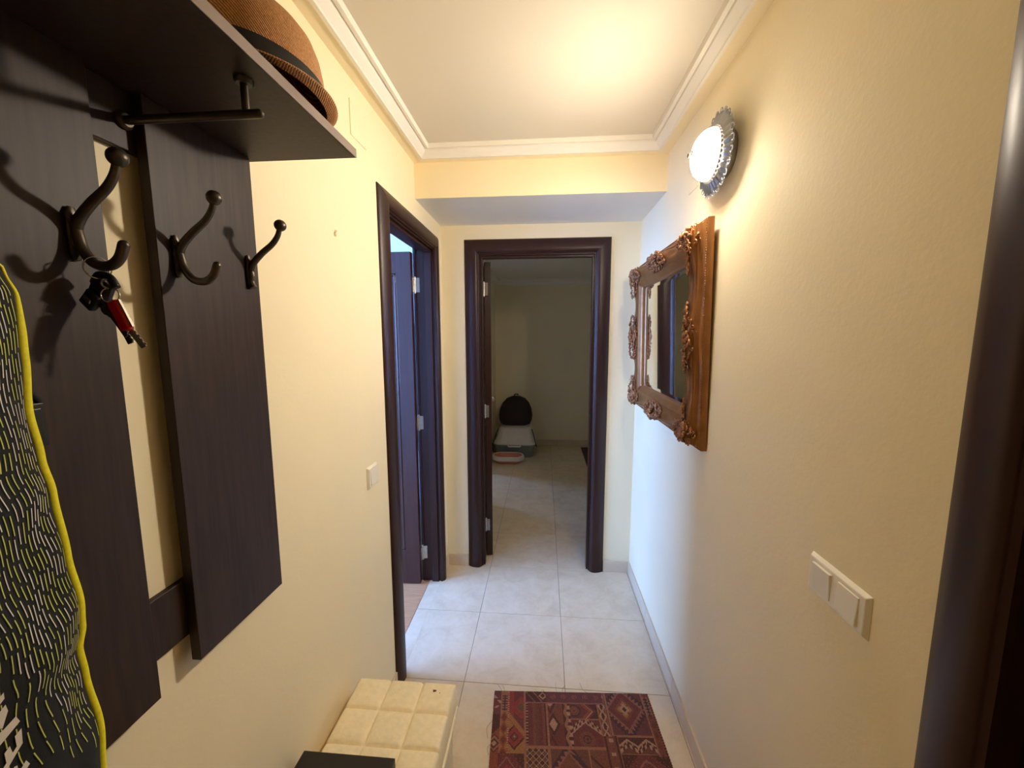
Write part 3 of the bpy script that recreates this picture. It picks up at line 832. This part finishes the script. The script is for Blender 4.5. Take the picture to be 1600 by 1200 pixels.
# beads along two lines
for nm, o, n_, r, st in (('bead_row', .097, .0405, .0022, .0085), ('rope_edge', .0045, .0225, .0022, .008)):
    b = MB()
    for L, f, _ in sides:
        m_ = int((L - 2 * o) / st)
        for k in range(m_):
            u, w = f((k + .5) / m_, o)
            b.ball(mT(u, n_, w), r, 6, 4)
    ob = b.build(nm, 'gold', mir, smooth=True)
# glass with bevelled rim
g0, g1 = .124, .146
b = MB()
P0 = [(g0, g0), (MW - g0, g0), (MW - g0, MH - g0), (g0, MH - g0)]; P1 = [(g1, g1), (MW - g1, g1), (MW - g1, MH - g1), (g1, MH - g1)]
vs_ = [mT(u, .0125, w) for u, w in P0] + [mT(u, .0145, w) for u, w in P1] + [mT(u, .008, w) for u, w in P0]
b.poly(vs_, [(4, 5, 6, 7)] + [(i, (i + 1) % 4, 4 + (i + 1) % 4, 4 + i) for i in range(4)] + [(11, 10, 9, 8)] + [(i, (i + 1) % 4, 8 + (i + 1) % 4, 8 + i) for i in range(4)])
b.build('mirror_glass', 'mirror', mir)
# carved ornaments: scrolls, leaves and berries
def nb_prof(off):
    off = max(0.001, min(.127, off))
    for (o, a), (o2, c) in zip(PROF, PROF[1:]):
        if o <= off <= o2 and o2 > o: return a + (c - a) * (off - o) / (o2 - o)
    return .02
def nb_frame(u, w): return max(.036, nb_prof(min(u, MW - u, w, MH - w)))
def ornament(name, path, wid, seed, cnt):
    # path: 2D polyline through the ornament, densest and widest in its middle
    rn = random.Random(seed); b = MB()
    pts = smooth_path([(p[0], p[1], 0) for p in path], 10); n_ = len(pts)
    def P(f, c, h):
        i_ = min(n_ - 2, max(0, int(f * (n_ - 1)))); t = f * (n_ - 1) - i_
        p = pts[i_].lerp(pts[i_ + 1], t); d = (pts[i_ + 1] - pts[i_]).normalized()
        u, w = p.x - d.y * c, p.y + d.x * c
        return mT(u, nb_frame(u, w) + h, w)
    def wd(f): return wid * (.24 + .76 * math.sin(PI * f) ** 1.2)
    for k in range(cnt):
        f = (k + .5) / cnt; f = .5 + (f - .5) * (.55 + .45 * abs(2 * f - 1)); m_ = math.sin(PI * f)
        for side in (-1, 1):
            c = side * wd(f) * (.15 + .8 * rn.random())
            r = .0050 + .0042 * m_ * (.6 + .5 * rn.random()); h = .004 + .007 * m_ * rn.random()
            q = rn.random()
            if q < .38:
                b.torus(P(f, c, h), r * 1.25, r * .42, Euler((rn.random() * 1.0 - .5, PI / 2 + rn.random() * .8 - .4, 0)), 12, 5, rn.random() * 6, rn.random() * 6 + 1.5 * PI)
                b.ball(P(f, c, h + .001), r * .5, 7, 5)
            elif q < .75:
                b.ball(P(f, c, h), r, 7, 6, (.75, .6 + rn.random() * .4, 1.1 + rn.random() * .7), Euler((rn.random() * 6, 0, 0)))
            else:
                b.ball(P(f, c, h + .002), r * .75, 7, 5)
        # curled leaf tips fringing the edge
        for side in (-1, 1):
            if rn.random() < .55:
                c = side * wd(f) * (.9 + .25 * rn.random()); r = .0042 + .002 * rn.random()
                b.torus(P(f, c, .004), r, r * .5, Euler((rn.random() - .5, PI / 2 + rn.random() - .5, 0)), 10, 5, rn.random() * 6, rn.random() * 3 + 7)
    b.ball(P(.5, 0, .012), .0105, 12, 8, (.8, 1, 1.15))
    for k in range(9):
        t = 2 * PI * k / 9
        f = .5 + .016 * math.cos(t) / (sum((pts[i_ + 1] - pts[i_]).length for i_ in range(n_ - 1)))
        b.ball(P(f, .0155 * math.sin(t), .010), .0058, 8, 6)
    return b.build(name, 'gold_dark', mir, smooth=True)
CO, CE = .052, .175
for i, (su, sw_) in enumerate(((0, 0), (1, 0), (1, 1), (0, 1))):
    U = lambda v_: MW - v_ if su else v_
    V = lambda v_: MH - v_ if sw_ else v_
    ornament('corner_ornament', [(U(CE), V(.060)), (U(.095), V(.058)), (U(CO), V(CO)), (U(.058), V(.095)), (U(.060), V(CE))], .036, 11 + i, 44)
for i, pa in enumerate(([(MW / 2 - .12, .062), (MW / 2, .056), (MW / 2 + .12, .062)], [(MW - .062, MH / 2 - .12), (MW - .054, MH / 2), (MW - .062, MH / 2 + .12)], [(MW / 2 - .12, MH - .062), (MW / 2, MH - .056), (MW / 2 + .12, MH - .062)], [(.062, MH / 2 - .12), (.054, MH / 2), (.062, MH / 2 + .12)])):
    ornament('side_ornament', pa, .036, 31 + i, 40)

# ------------------------------------------------------------------ switches and wall plates
def rocker(parent, T, y0, y1, z0, z1, tilt):
    b = MB(); d0, d1 = (.0135, .0105) if tilt > 0 else (.0105, .0135)
    P = [(0.004, y0, z0), (0.004, y1, z0), (0.004, y1, z1), (0.004, y0, z1), (d0, y0, z0), (d0 if tilt else d0, y1, z0), (d1, y1, z1), (d1, y0, z1)]
    b.poly([T(*p) for p in P], [(0, 3, 2, 1), (4, 5, 6, 7), (0, 1, 5, 4), (1, 2, 6, 5), (2, 3, 7, 6), (3, 0, 4, 7)])
    return b.build('rocker', 'switch', parent, bevel=.0012)
def plate(parent, T, y0, y1, z0, z1, th=.0085):
    i = .006
    b = MB(); P = [(0, y0, z0), (0, y1, z0), (0, y1, z1), (0, y0, z1), (th, y0 + i, z0 + i), (th, y1 - i, z0 + i), (th, y1 - i, z1 - i), (th, y0 + i, z1 - i)]
    b.poly([T(*p) for p in P], [(0, 3, 2, 1), (4, 5, 6, 7), (0, 1, 5, 4), (1, 2, 6, 5), (2, 3, 7, 6), (3, 0, 4, 7)])
    return b.build('switch_plate', 'switch', parent, bevel=.0015)
sw2 = empty('double_light_switch', (XR, .741, 1.038)); tag(sw2, 'double white rocker light switch on the right wall', 'light switch')
TR = lambda n_, y, z: (-n_, y, z)
plate(sw2, TR, -.076, .076, -.041, .041)
rocker(sw2, TR, .009, .058, -.027, .027, 0); rocker(sw2, TR, -.058, -.009, -.027, .027, 1)
sw1 = empty('single_light_switch', (XL, 1.351, 1.012)); tag(sw1, 'single white light switch on left wall beside the open door', 'light switch')
TLf = lambda n_, y, z: (n_, y, z)
plate(sw1, TLf, -.041, .041, -.041, .041, .010)
rocker(sw1, TLf, -.027, .027, -.027, .027, 1)
def cover(name, label, x, sgn, y0, y1, z0, z1):
    r = empty(name, (x, (y0 + y1) / 2, (z0 + z1) / 2)); tag(r, label, 'wall plate')
    w, h = (y1 - y0) / 2, (z1 - z0) / 2
    MB().box(min(0, sgn * .003), max(0, sgn * .003), -w, w, -h, h).build('plate', 'wall', r, bevel=.0008, seg=1)
    for a in (-.85, .85):
        for c in (-.85, .85): MB().ball((sgn * .003, w * a, h * c), .0022, 8, 6, (.5, 1, 1)).build('screw', 'wall', r, smooth=True)
cover('junction_cover', 'wall-coloured square cover plate above the left wall near cornice', XL, 1, 1.312, 1.424, 2.170, 2.280)
cover('junction_cover', 'wall-coloured square cover plate half hidden behind the lamp', XR, -1, 1.566, 1.668, 2.068, 2.170)
nb_ = MB().lathe([(0, 0), (.006, 0), (.0055, .003), (.003, .006), (0, .007)], 12, Matrix.Rotation(PI / 2, 4, 'Y'))
nb_.tube([(.002, -.002, .003), (.005, -.004, .012)], .0018, 8).tube([(.002, .002, .003), (.005, .003, .012)], .0018, 8)
wp = nb_.build('wall_plug', 'wall', None, smooth=True); wp.location = (XL, 1.181, 1.826)
tag(wp, 'tiny painted-over wall plug on the left wall', 'wall plug')

# ------------------------------------------------------------------ tufted bench
BX0, BX1, BY0, BY1, BZ = XL + .030, -.275, .40, 1.135, .40
bench = empty('tufted_bench', ((BX0 + BX1) / 2, (BY0 + BY1) / 2, 0))
tag(bench, 'cream tufted leatherette bench along the left wall', 'bench')
bc = Vector(((BX0 + BX1) / 2, (BY0 + BY1) / 2, 0))
NXc, NYc = 3, 7
cw_, cl_ = (BX1 - BX0) / NXc, (BY1 - BY0) / NYc
b = MB(); res = 24; G = []
def puff(x, y):
    u = (x - BX0) / cw_; v = (y - BY0) / cl_
    du = abs(u - round(u)) * cw_; dv = abs(v - round(v)) * cl_
    edge = min(x - BX0, BX1 - x, y - BY0, BY1 - y)
    q = 1 - math.exp(-(du / .0035)); q2 = 1 - math.exp(-(dv / .0035))
    if u < .5 or u > NXc - .5: q = 1 if abs(u - round(u)) * 1 < .5 and (round(u) in (0, NXc)) else q
    if v < .5 or v > NYc - .5: q2 = 1 if (round(v) in (0, NYc)) else q2
    bul = .006 * min(1, du / .025) * min(1, dv / .025)
    return BZ - .007 * (1 - q * q2) + bul * .6 - .008 * (1 - min(1, max(0, edge) / .008)) ** 2
for i in range(NXc * res + 1):
    row = []
    for j in range(NYc * res + 1):
        x = BX0 + cw_ * i / res; y = BY0 + cl_ * j / res
        row.append(b.bm.verts.new(Vector((x, y, puff(x, y))) - bc))
    G.append(row)
for i in range(len(G) - 1):
    for j in range(len(G[0]) - 1): b.bm.faces.new((G[i][j], G[i + 1][j], G[i + 1][j + 1], G[i][j + 1]))
ring = [G[i][0] for i in range(len(G))] + [G[-1][j] for j in range(1, len(G[0]))] + [G[i][-1] for i in range(len(G) - 2, -1, -1)] + [G[0][j] for j in range(len(G[0]) - 2, 0, -1)]
low = [b.bm.verts.new((v.co.x * 1.0, v.co.y, BZ - .085)) for v in ring]
for i in range(len(ring)): b.bm.faces.new((ring[i], ring[(i + 1) % len(ring)], low[(i + 1) % len(ring)], low[i]))
b.bm.faces.new(low)
cu_ = b.build('cushion', 'leather', bench, smooth=True, angle=60)
w2, l2 = (BX1 - BX0) / 2, (BY1 - BY0) / 2
b = MB()
pth = [(-w2, -l2, BZ - .088), (w2, -l2, BZ - .088), (w2, l2, BZ - .088), (-w2, l2, BZ - .088)]
for i in range(4): b.tube([pth[i], pth[(i + 1) % 4]], .006, 10)
b.build('edge_piping', 'leather', bench, smooth=True)
MB().box(-w2 + .012, w2 - .012, -l2 + .012, l2 - .012, .10, BZ - .0865).build('bench_base', 'leather', bench, bevel=.006)
for sx in (-1, 1):
    for sy in (-1, 1):
        MB().tube([(sx * (w2 - .05), sy * (l2 - .06), 0), (sx * (w2 - .05), sy * (l2 - .06), .10)], [.014, .019], 14).build('leg', 'wenge', bench, smooth=True, angle=40)
# stains on the seat
st = MB()
for x, y, r in ((-.337, 1.098, .0055), (-.318, 1.092, .0018)):
    ps = [(x + r * (1 + .35 * math.sin(3 * t + x * 90)) * math.cos(t), y + r * (1 + .3 * math.cos(2 * t)) * math.sin(t)) for t in [2 * PI * k / 14 for k in range(14)]]
    vs_ = [Vector((p[0], p[1], puff(*p) + .0006)) - bc for p in ps]
    st.poly(vs_, [tuple(range(14))])
o = st.build('stain', 'stain', bench)

# black box lying on the bench
bxr = empty('black_box', (-.487, .745, BZ + .005)); tag(bxr, 'flat black box lying on the cream bench', 'box')
MB().box(-.118, .118, -.10, .100, 0, .052).build('box_base', 'box_black', bxr, bevel=.002)
MB().box(-.121, .121, -.103, .103, .030, .056).build('box_lid', 'box_black', bxr, bevel=.002)

# ------------------------------------------------------------------ kilim rug
RW, RL = .652, .95
rug = empty('kilim_rug', (-.198, 1.512, 0.0), (0, 0, math.atan2(.05504658, .99848379)))
tag(rug, 'dark red patchwork kilim rug on the tiled floor', 'rug')
C_ = dict(tan=(150, 102, 74), dk=(52, 28, 28), wine=(92, 40, 42), plum=(84, 44, 52), brn=(88, 52, 42), rust=(128, 62, 42), red=(134, 44, 44), crm=(182, 146, 112), olive=(84, 62, 42), nav=(42, 32, 40), gold=(158, 110, 56), pink=(140, 88, 78), chest=(104, 58, 46))
def tri(x, p): return abs(((x / p) % 1) - .5) * 2
def patch(a, v):
    """colour of the weave at a (across) and v (from the far edge), metres"""
    # border of medium tan lines
    if a < .030:                                   # sliver patch on the left
        if v < .105:
            d = abs(v - .055) + abs(a + .010)
            return 'crm' if (.034 < d < .048 and (v * 90 % 2) < 1.2) else ('wine' if d <= .034 else 'plum')
        if v < .185: return 'dk' if a + (v - .105) < .085 else 'rust'
        d = abs(v - .22) + abs(a - .012)
        return 'dk' if .012 < d < .020 or .03 < d < .035 else ('crm' if d < .012 else ('tan' if d < .03 else 'rust'))
    if a < .064 and v < .254:                      # ladder strip
        if a > .059: return 'crm' if tri(v, .009) > .5 else 'rust'
        if a < .033: return 'tan'
        q = abs(a - .046)
        if v < .095: return 'nav' if (q < .003 and .02 < v < .09) or (q < .011 and tri(v, .012) > .62 and .02 < v < .09) else 'tan'
        d = q * 1.6 + abs(((v - .095) % .045) - .0225)
        return 'wine' if d < .011 else ('dk' if d < .014 else ('gold' if d > .026 else 'rust'))
    if a < .124 and v < .254:                      # red and gold diagonals
        k = (v - .095) - (a - .064) * 1.25
        if abs(k - .012) < .016: return 'gold' if abs(k - .012) < .012 else 'rust'
        if v < .1 + (a - .064) * 1.2:
            d = abs(a - .115) + abs(v - .075)
            return 'olive' if d < .020 else ('rust' if d < .026 else ('red' if (a < .085 or d < .05) else 'wine'))
        d = abs(a - .088) + abs(v - .195) * .9
        return 'crm' if d < .004 else 'chest' if d < .012 else ('dk' if d < .018 else ('red' if d < .036 else ('dk' if d < .044 else 'gold')))
    if abs(a - .1285) < .0045: return 'tan'
    if a < .218 and v < .050:
        k = (a - .133) - v * .8
        return 'pink' if abs(k) < .002 or abs(k - .03) < .003 else ('crm' if abs(abs(a - .205) + abs(v - .02) - .014) < .003 else 'dk')
    if abs(v - .052) < .003 and a < .455: return 'pink'
    if a < .455 and v < .052:                      # plum strip with rings
        d = math.hypot(((a - .225) % .045) - .0225, (v - .022) * 1.1)
        return 'pink' if .008 < d < .0105 or d < .003 else 'wine' if d < .008 else 'plum'
    if abs(v - .2285) < .003 and .13 < a < .43: return 'tan'
    if abs(a - .2195) < .004 and v < .4: return 'tan'
    if a < .2195 and v < .2285:                    # striped panel
        q = a - .132
        if q < .010: return 'dk' if tri(v, .012) > .3 else 'crm'
        if q < .017: return 'wine'
        if q > .078: return 'dk'
        return ('chest', 'wine', 'chest', 'brn', 'wine', 'chest')[int(q / .0135) % 6]
    if a < .283 and v < .2285:                     # cream diamond on brown
        d = abs(a - .242) * 1.7 + abs(v - .142)
        if d < .028: return 'crm'
        if d < .046: return 'dk'
        if abs(abs(a - .232) * 2 - abs(v - .142) + .05) < .008 : return 'dk'
        if abs(a - .232) + v < .068: return 'crm'
        return 'chest' if v < .14 else 'wine'
    if a < .312 and v < .2285:                     # running wave
        q = (a - .283) - .004 * math.sin(v * 120)
        return 'dk' if q < .006 else ('tan' if q < .018 else ('dk' if tri(v, .028) > .55 else 'crm'))
    if a < .424 and v < .117:
        d1_ = math.hypot(a - .330, v - .084)
        if a < .36: return 'wine' if d1_ < .006 else ('pink' if d1_ < .0085 else ('chest' if d1_ < .020 else ('dk' if d1_ < .026 else 'plum')))
        k = abs(v - .086) + (a - .36)
        return 'rust' if .026 < k < .042 else ('crm' if .042 <= k < .046 else ('dk' if k > .058 else 'wine'))
    if abs(v - .119) < .003 and a < .424: return 'tan'
    if a < .424 and v < .2285:                     # hooked motif
        k = v - .150 + abs(a - .362) * -.9 + .03
        kk = (v - .135) - abs(a - .366) * .8
        z_ = ((a * 60) % 1)
        if -.006 < kk < .000: return 'crm'
        if -.028 < kk <= -.006: return 'crm' if (z_ > .55) ^ (kk > -.018) else 'dk'
        if kk <= -.028: return 'wine'
        d = math.hypot((a - .366), (v - .198))
        return 'dk' if .012 < d < .016 or d < .005 else ('chest' if d < .03 else 'wine')
    if a < .428 + .03 and .424 <= a and v < .185:  # guilloche column
        q = (a - .443)
        w_ = .010 * math.sin(v * 75)
        if abs(q - w_) < .0032 or abs(q + w_) < .0032: return 'crm'
        return 'dk' if abs(q) < abs(w_) else ('tan' if abs(q) > .0125 else 'chest')
    if a < .618 and v < .182:                      # large toothed diamond
        if abs(a - .466) < .003 or v > .178: return 'tan'
        dx, dy = abs(a - .536), abs(v - .074)
        d = dx / .068 + dy / .082
        if d < .14: return 'nav'
        if d < .30: return 'crm' if (dx < .010 or dy < .012) else 'tan'
        if d < .46: return 'gold' if dx * .9 < dy * .5 or dy < .014 else 'chest'
        if d < .62: return 'chest'
        if d < 1.0: return 'wine' if d < .95 else 'brn'
        t = tri(dx - dy * .8 + .5, .0215)
        if d < 1.06: return 'pink'
        if d < 1.06 + .30 * t: return 'pink'
        if d < 1.40 + .16 * (1 - t): return 'nav'
        return 'plum'
    if a > .618 and v < .254:                      # right-hand ladder border
        if a > .643: return 'rust' if tri(v, .01) > .5 else 'dk'
        if a < .622: return 'tan'
        q = abs(a - .633)
        if .015 < v < .10: return 'nav' if q < .003 or (q < .009 and tri(v, .014) > .5) else 'tan'
        return 'wine' if q * 2 + abs((v % .04) - .02) < .016 else 'chest'
    if a > .478 and v < .25:                       # hooked panel
        if v < .187 or v > .247 or a < .481: return 'tan'
        kk = (v - .196) - .026 * tri(a - .478, .072)
        z_ = (a * 55 % 1)
        if -.004 < kk < .004: return 'crm'
        if .004 <= kk < .026: return ('crm' if z_ > .5 else 'dk') if kk > .012 else ('dk' if z_ > .3 else 'crm')
        return 'dk' if kk < 0 else 'brn'
    if a > .43 and a < .478:                       # narrow strip under the guilloche
        q = a - .454
        return 'crm' if tri(v, .05) > .75 and abs(q) < .008 else ('dk' if abs(q) > .017 else 'chest')
    # lower rows repeat the patch themes
    row = int((v - .23) / .19); vv = (v - .23) % .19
    if vv < .005: return 'tan'
    c0 = [(0, .124), (.124, .213), (.213, .362), (.362, .43), (.43, .478), (.478, .652)]
    for i, (x0, x1) in enumerate(c0):
        if x0 <= a < x1: break
    if a - x0 < .004: return 'tan'
    cx = (x0 + x1) / 2; hw = (x1 - x0) / 2
    if (i + row) % 6 == 1:
        return 'crm' if abs(tri(a - x0, .022) - tri(vv, .022)) < .14 else ('dk' if tri(a - x0, .022) > tri(vv, .022) else 'olive')
    if (i + row) % 6 == 2:
        d = abs(a - cx) / hw + abs(vv - .1) / .10
        t = tri(a - cx - vv, .03)
        return 'gold' if d < .18 else ('tan' if d < .3 else ('chest' if d < .8 else ('pink' if d < .85 + .25 * t else 'nav' if d < 1.2 else 'brn')))
    if (i + row) % 6 in (0, 5):
        d = abs(a - cx) / hw * .8 + abs(vv - .09) / .1
        if .48 < d < .56: return 'pink'
        h = math.sin(a * 900) * math.sin(vv * 700)
        return 'pink' if h > .86 else ('red' if d < .3 else ('wine' if d < .9 else 'dk'))
    if (i + row) % 6 == 3:
        k = abs(vv - .08) + (a - x0)
        return 'dk' if .05 < k < .06 else ('gold' if vv > .13 and abs(a - cx) < .02 else 'chest')
    return 'wine' if tri(vv, .03) > .5 else 'brn'
NX, NY = 240, 350
me = bpy.data.meshes.new('woven_field')
vs_ = []; fs = []
rn = random.Random(5)
for j in range(NY + 1):
    for i in range(NX + 1):
        z = .0048 + .0004 * math.sin(i * .31) * math.sin(j * .23)
        jig = .0008 * math.sin(j * 1.7) if i in (0, NX) else 0
        vs_.append((RW * i / NX + jig, -RL * j / NY, z))
W1 = NX + 1
cols = []
for j in range(NY):
    for i in range(NX):
        fs.append((j * W1 + i, (j + 1) * W1 + i, (j + 1) * W1 + i + 1, j * W1 + i + 1))
        c = C_[patch(RW * (i + .5) / NX, RL * (j + .5) / NY)]
        f = .82 + .36 * rn.random()
        c2 = srgb(*[v_ * .60 + m_ * .40 for v_, m_ in zip(c, (130, 88, 74))])
        cols.append((c2[0] * f, c2[1] * f, c2[2] * f, 1))
nb0 = len(vs_)
edge = [i for i in range(NX + 1)] + [j * W1 + NX for j in range(1, NY + 1)] + [NY * W1 + i for i in range(NX - 1, -1, -1)] + [j * W1 for j in range(NY - 1, 0, -1)]
for e in edge: vs_.append((vs_[e][0], vs_[e][1], .0003))
for k in range(len(edge)):
    fs.append((edge[k], edge[(k + 1) % len(edge)], nb0 + (k + 1) % len(edge), nb0 + k)); cols.append(srgb(48, 28, 26))
me.from_pydata(vs_, [], fs)
ca = me.color_attributes.new('weave', 'FLOAT_COLOR', 'CORNER')
buf = []
for p_, c in zip(me.polygons, cols): buf.extend(list(c) * p_.loop_total)
ca.data.foreach_set('color', buf)
me.materials.append(M['rug'])
fo = bpy.data.objects.new('woven_field', me); COL.objects.link(fo); fo.parent = rug
for k, (x, pts) in enumerate(((.03, [(0, 0), (-.008, .02), (-.02, .035)]), (.045, [(0, 0), (-.006, .016), (-.012, .03)]), (.205, [(0, 0), (.008, .006), (.0, .012), (-.006, .006)]), (.268, [(0, 0), (-.004, .02), (-.002, .05)]), (.29, [(0, 0), (.004, .02), (.016, .035)]), (.40, [(0, 0), (-.02, .018), (-.028, .05)]), (.0, [(0, -.13), (-.02, -.16), (-.012, -.2)]), (.0, [(0, -.22), (-.012, -.235), (-.006, -.26)]))):
    MB().tube(smooth_path([(x + a, c, .0015) for a, c in pts], 4), .0005, 5).build('loose_thread', 'thread', rug, smooth=True)

# ------------------------------------------------------------------ far hall: litter box, bag, tray, mat
lit = empty('litter_box', (-.355, 5.08, 0)); tag(lit, 'litter box with sage green base and off-white hood in the far hall', 'litter box')
def rrect(w, l, r, n=6):
    P = []
    for cx, cy, a0 in ((w - r, l - r, 0), (-w + r, l - r, PI / 2), (-w + r, -l + r, PI), (w - r, -l + r, 1.5 * PI)):
        for k in range(n + 1):
            a = a0 + PI / 2 * k / n; P.append((cx + r * math.cos(a), cy + r * math.sin(a)))
    return P
def loft(levels, cap=(True, True), shift=None):
    """levels: (w,l,r,z[,dy])"""
    b = MB(); R_ = []
    for lv in levels:
        w, l, r, z = lv[:4]; dy = lv[4] if len(lv) > 4 else 0
        R_.append([b.bm.verts.new((x, y + dy, z)) for x, y in rrect(w, l, r)])
    for A, B in zip(R_, R_[1:]):
        for j in range(len(A)): b.bm.faces.new((A[j], A[(j + 1) % len(A)], B[(j + 1) % len(A)], B[j]))
    if cap[0]: b.bm.faces.new(R_[0][::-1])
    if cap[1]: b.bm.faces.new(R_[-1])
    return b
loft([(.225, .26, .06, 0), (.235, .27, .07, .01), (.262, .295, .08, .150), (.268, .30, .08, .155), (.268, .30, .08, .170)]).build('tray_base', 'sage', lit, smooth=True, angle=40)
loft([(.270, .302, .08, .168), (.272, .304, .08, .176), (.262, .296, .08, .184), (.250, .28, .08, .20), (.205, .235, .07, .345, .03), (.19, .21, .06, .362, .035)]).build('hood', 'offwhite', lit, smooth=True, angle=40)
b = MB().box(-.075, .075, -.322, -.295, .142, .160); b.box(-.085, -.070, -.320, -.29, .150, .186); b.box(.070, .085, -.320, -.29, .150, .186)
b.build('latch_handle', 'offwhite', lit, bevel=.005)
bp_ = empty('backpack', (-.365, 5.12, .364)); tag(bp_, 'dark brown rounded backpack resting on the litter box', 'backpack')
b = MB(); R_ = []
prof = [(.155, .09, -.020), (.185, .115, -.005), (.205, .13, .05), (.215, .135, .12), (.205, .13, .20), (.175, .12, .28), (.125, .095, .34), (.06, .06, .372), (.015, .02, .380)]
prof = [(.16, .09, .0), (.195, .115, .015), (.215, .13, .06), (.222, .135, .12), (.210, .13, .20), (.178, .12, .275), (.125, .095, .335), (.06, .06, .362), (.012, .015, .368)]
for w, l, z in prof:
    R_.append([b.bm.verts.new((w * math.copysign(abs(math.cos(t)) ** .75, math.cos(t)) + .012 * z, l * math.copysign(abs(math.sin(t)) ** .75, math.sin(t)) + .15 * z, z)) for t in [2 * PI * k / 40 for k in range(40)]])
for A, B in zip(R_, R_[1:]):
    for j in range(40): b.bm.faces.new((A[j], A[(j + 1) % 40], B[(j + 1) % 40], B[j]))
b.bm.faces.new(R_[0][::-1]); b.bm.faces.new(R_[-1])
b.build('pack_body', 'brown_cloth', bp_, smooth=True)
MB().tube(smooth_path([(-.02, .03, .362), (-.012, .02, .39), (.015, .02, .398), (.032, .03, .392), (.028, .03, .380)], 5), .007, 8).build('top_loop', 'black_fabric', bp_, smooth=True)
for sx in (-1, 1):
    MB().tube(smooth_path([(sx * .213, -.20, .352), (sx * .236, -.235, .29), (sx * .262, -.275, .20), (sx * .274, -.29, .150)], 5), .006, 8).build('hood_edge', 'black_plastic', lit, smooth=True)
tr = empty('oval_tray', (-.418, 4.625, 0)); tag(tr, 'small oval salmon and white tray on floor before the litter box', 'tray')
loft([(.135, .075, .07, 0), (.150, .088, .08, .008), (.175, .105, .10, .045), (.172, .102, .098, .046)], (True, False)).build('tray_lower', 'salmon', tr, smooth=True, angle=50)
loft([(.178, .108, .10, .040), (.192, .120, .11, .044), (.194, .122, .11, .075), (.186, .115, .108, .092), (.176, .106, .100, .0945), (.170, .100, .096, .090)], (False, False)).build('rim', 'offwhite', tr, smooth=True, angle=50)
loft([(.1705, .1005, .0965, .0905), (.160, .090, .088, .060), (.140, .075, .07, .014)], (False, True)).build('inner_bowl', 'salmon', tr, smooth=True, angle=50)
fmat = empty('dark_floor_mat', (.82, 4.75, 0)); tag(fmat, 'dark brown mat on the far hall floor beside right jamb', 'mat')
MB().box(-.30, .30, -.70, .55, .0003, .010).build('mat_field', 'mat_dark', fmat, bevel=.003)
b = MB()
for k in range(40):
    for y in (-.715, .55): b.box(-.298 + k * .0151, -.292 + k * .0151, y, y + .015, .0005, .004)
b.build('fringe', 'mat_dark', fmat)['kind'] = 'stuff'

# ------------------------------------------------------------------ things glimpsed behind the left door leaf
dr = empty('hanging_dress', (-1.05, 3.02, 0)); tag(dr, 'dark patterned cloth hanging behind the left door leaf', 'garment')
b = MB(); R_ = []
for z, w, d in ((.62, .24, .05), (.9, .22, .05), (1.2, .19, .05), (1.45, .18, .045), (1.58, .12, .035), (1.62, .05, .02)):
    R_.append([b.bm.verts.new((w * math.cos(t) , d * math.sin(t) + .012 * math.sin(6 * t), z)) for t in [2 * PI * k / 36 for k in range(36)]])
for A, B in zip(R_, R_[1:]):
    for j in range(36): b.bm.faces.new((A[j], A[(j + 1) % 36], B[(j + 1) % 36], B[j]))
b.bm.faces.new(R_[0][::-1]); b.bm.faces.new(R_[-1])
b.build('cloth', 'flower', dr, smooth=True)
MB().torus((0, 0, 1.645), .018, .002, Euler((PI / 2, 0, 0)), 20, 6, -PI / 2, PI).tube([(0, .0, 1.663), (0, .08, 1.665)], .003, 8).build('hanger_hook', 'steel', dr, smooth=True)
bk = empty('turquoise_bucket', (-.97, 2.80, 0)); tag(bk, 'turquoise bucket glimpsed through the gap behind the left door', 'bucket')
MB().lathe([(0, 0), (.085, 0), (.115, .24), (.120, .245), (.118, .25), (.110, .248), (.082, .01), (0, .008)], 32).build('bucket_body', 'turquoise', bk, smooth=True, angle=40)
MB().torus((0, 0, .235), .118, .003, Euler((math.radians(80), 0, 0)), 24, 8, 0, PI).build('bail_handle', 'offwhite', bk, smooth=True)
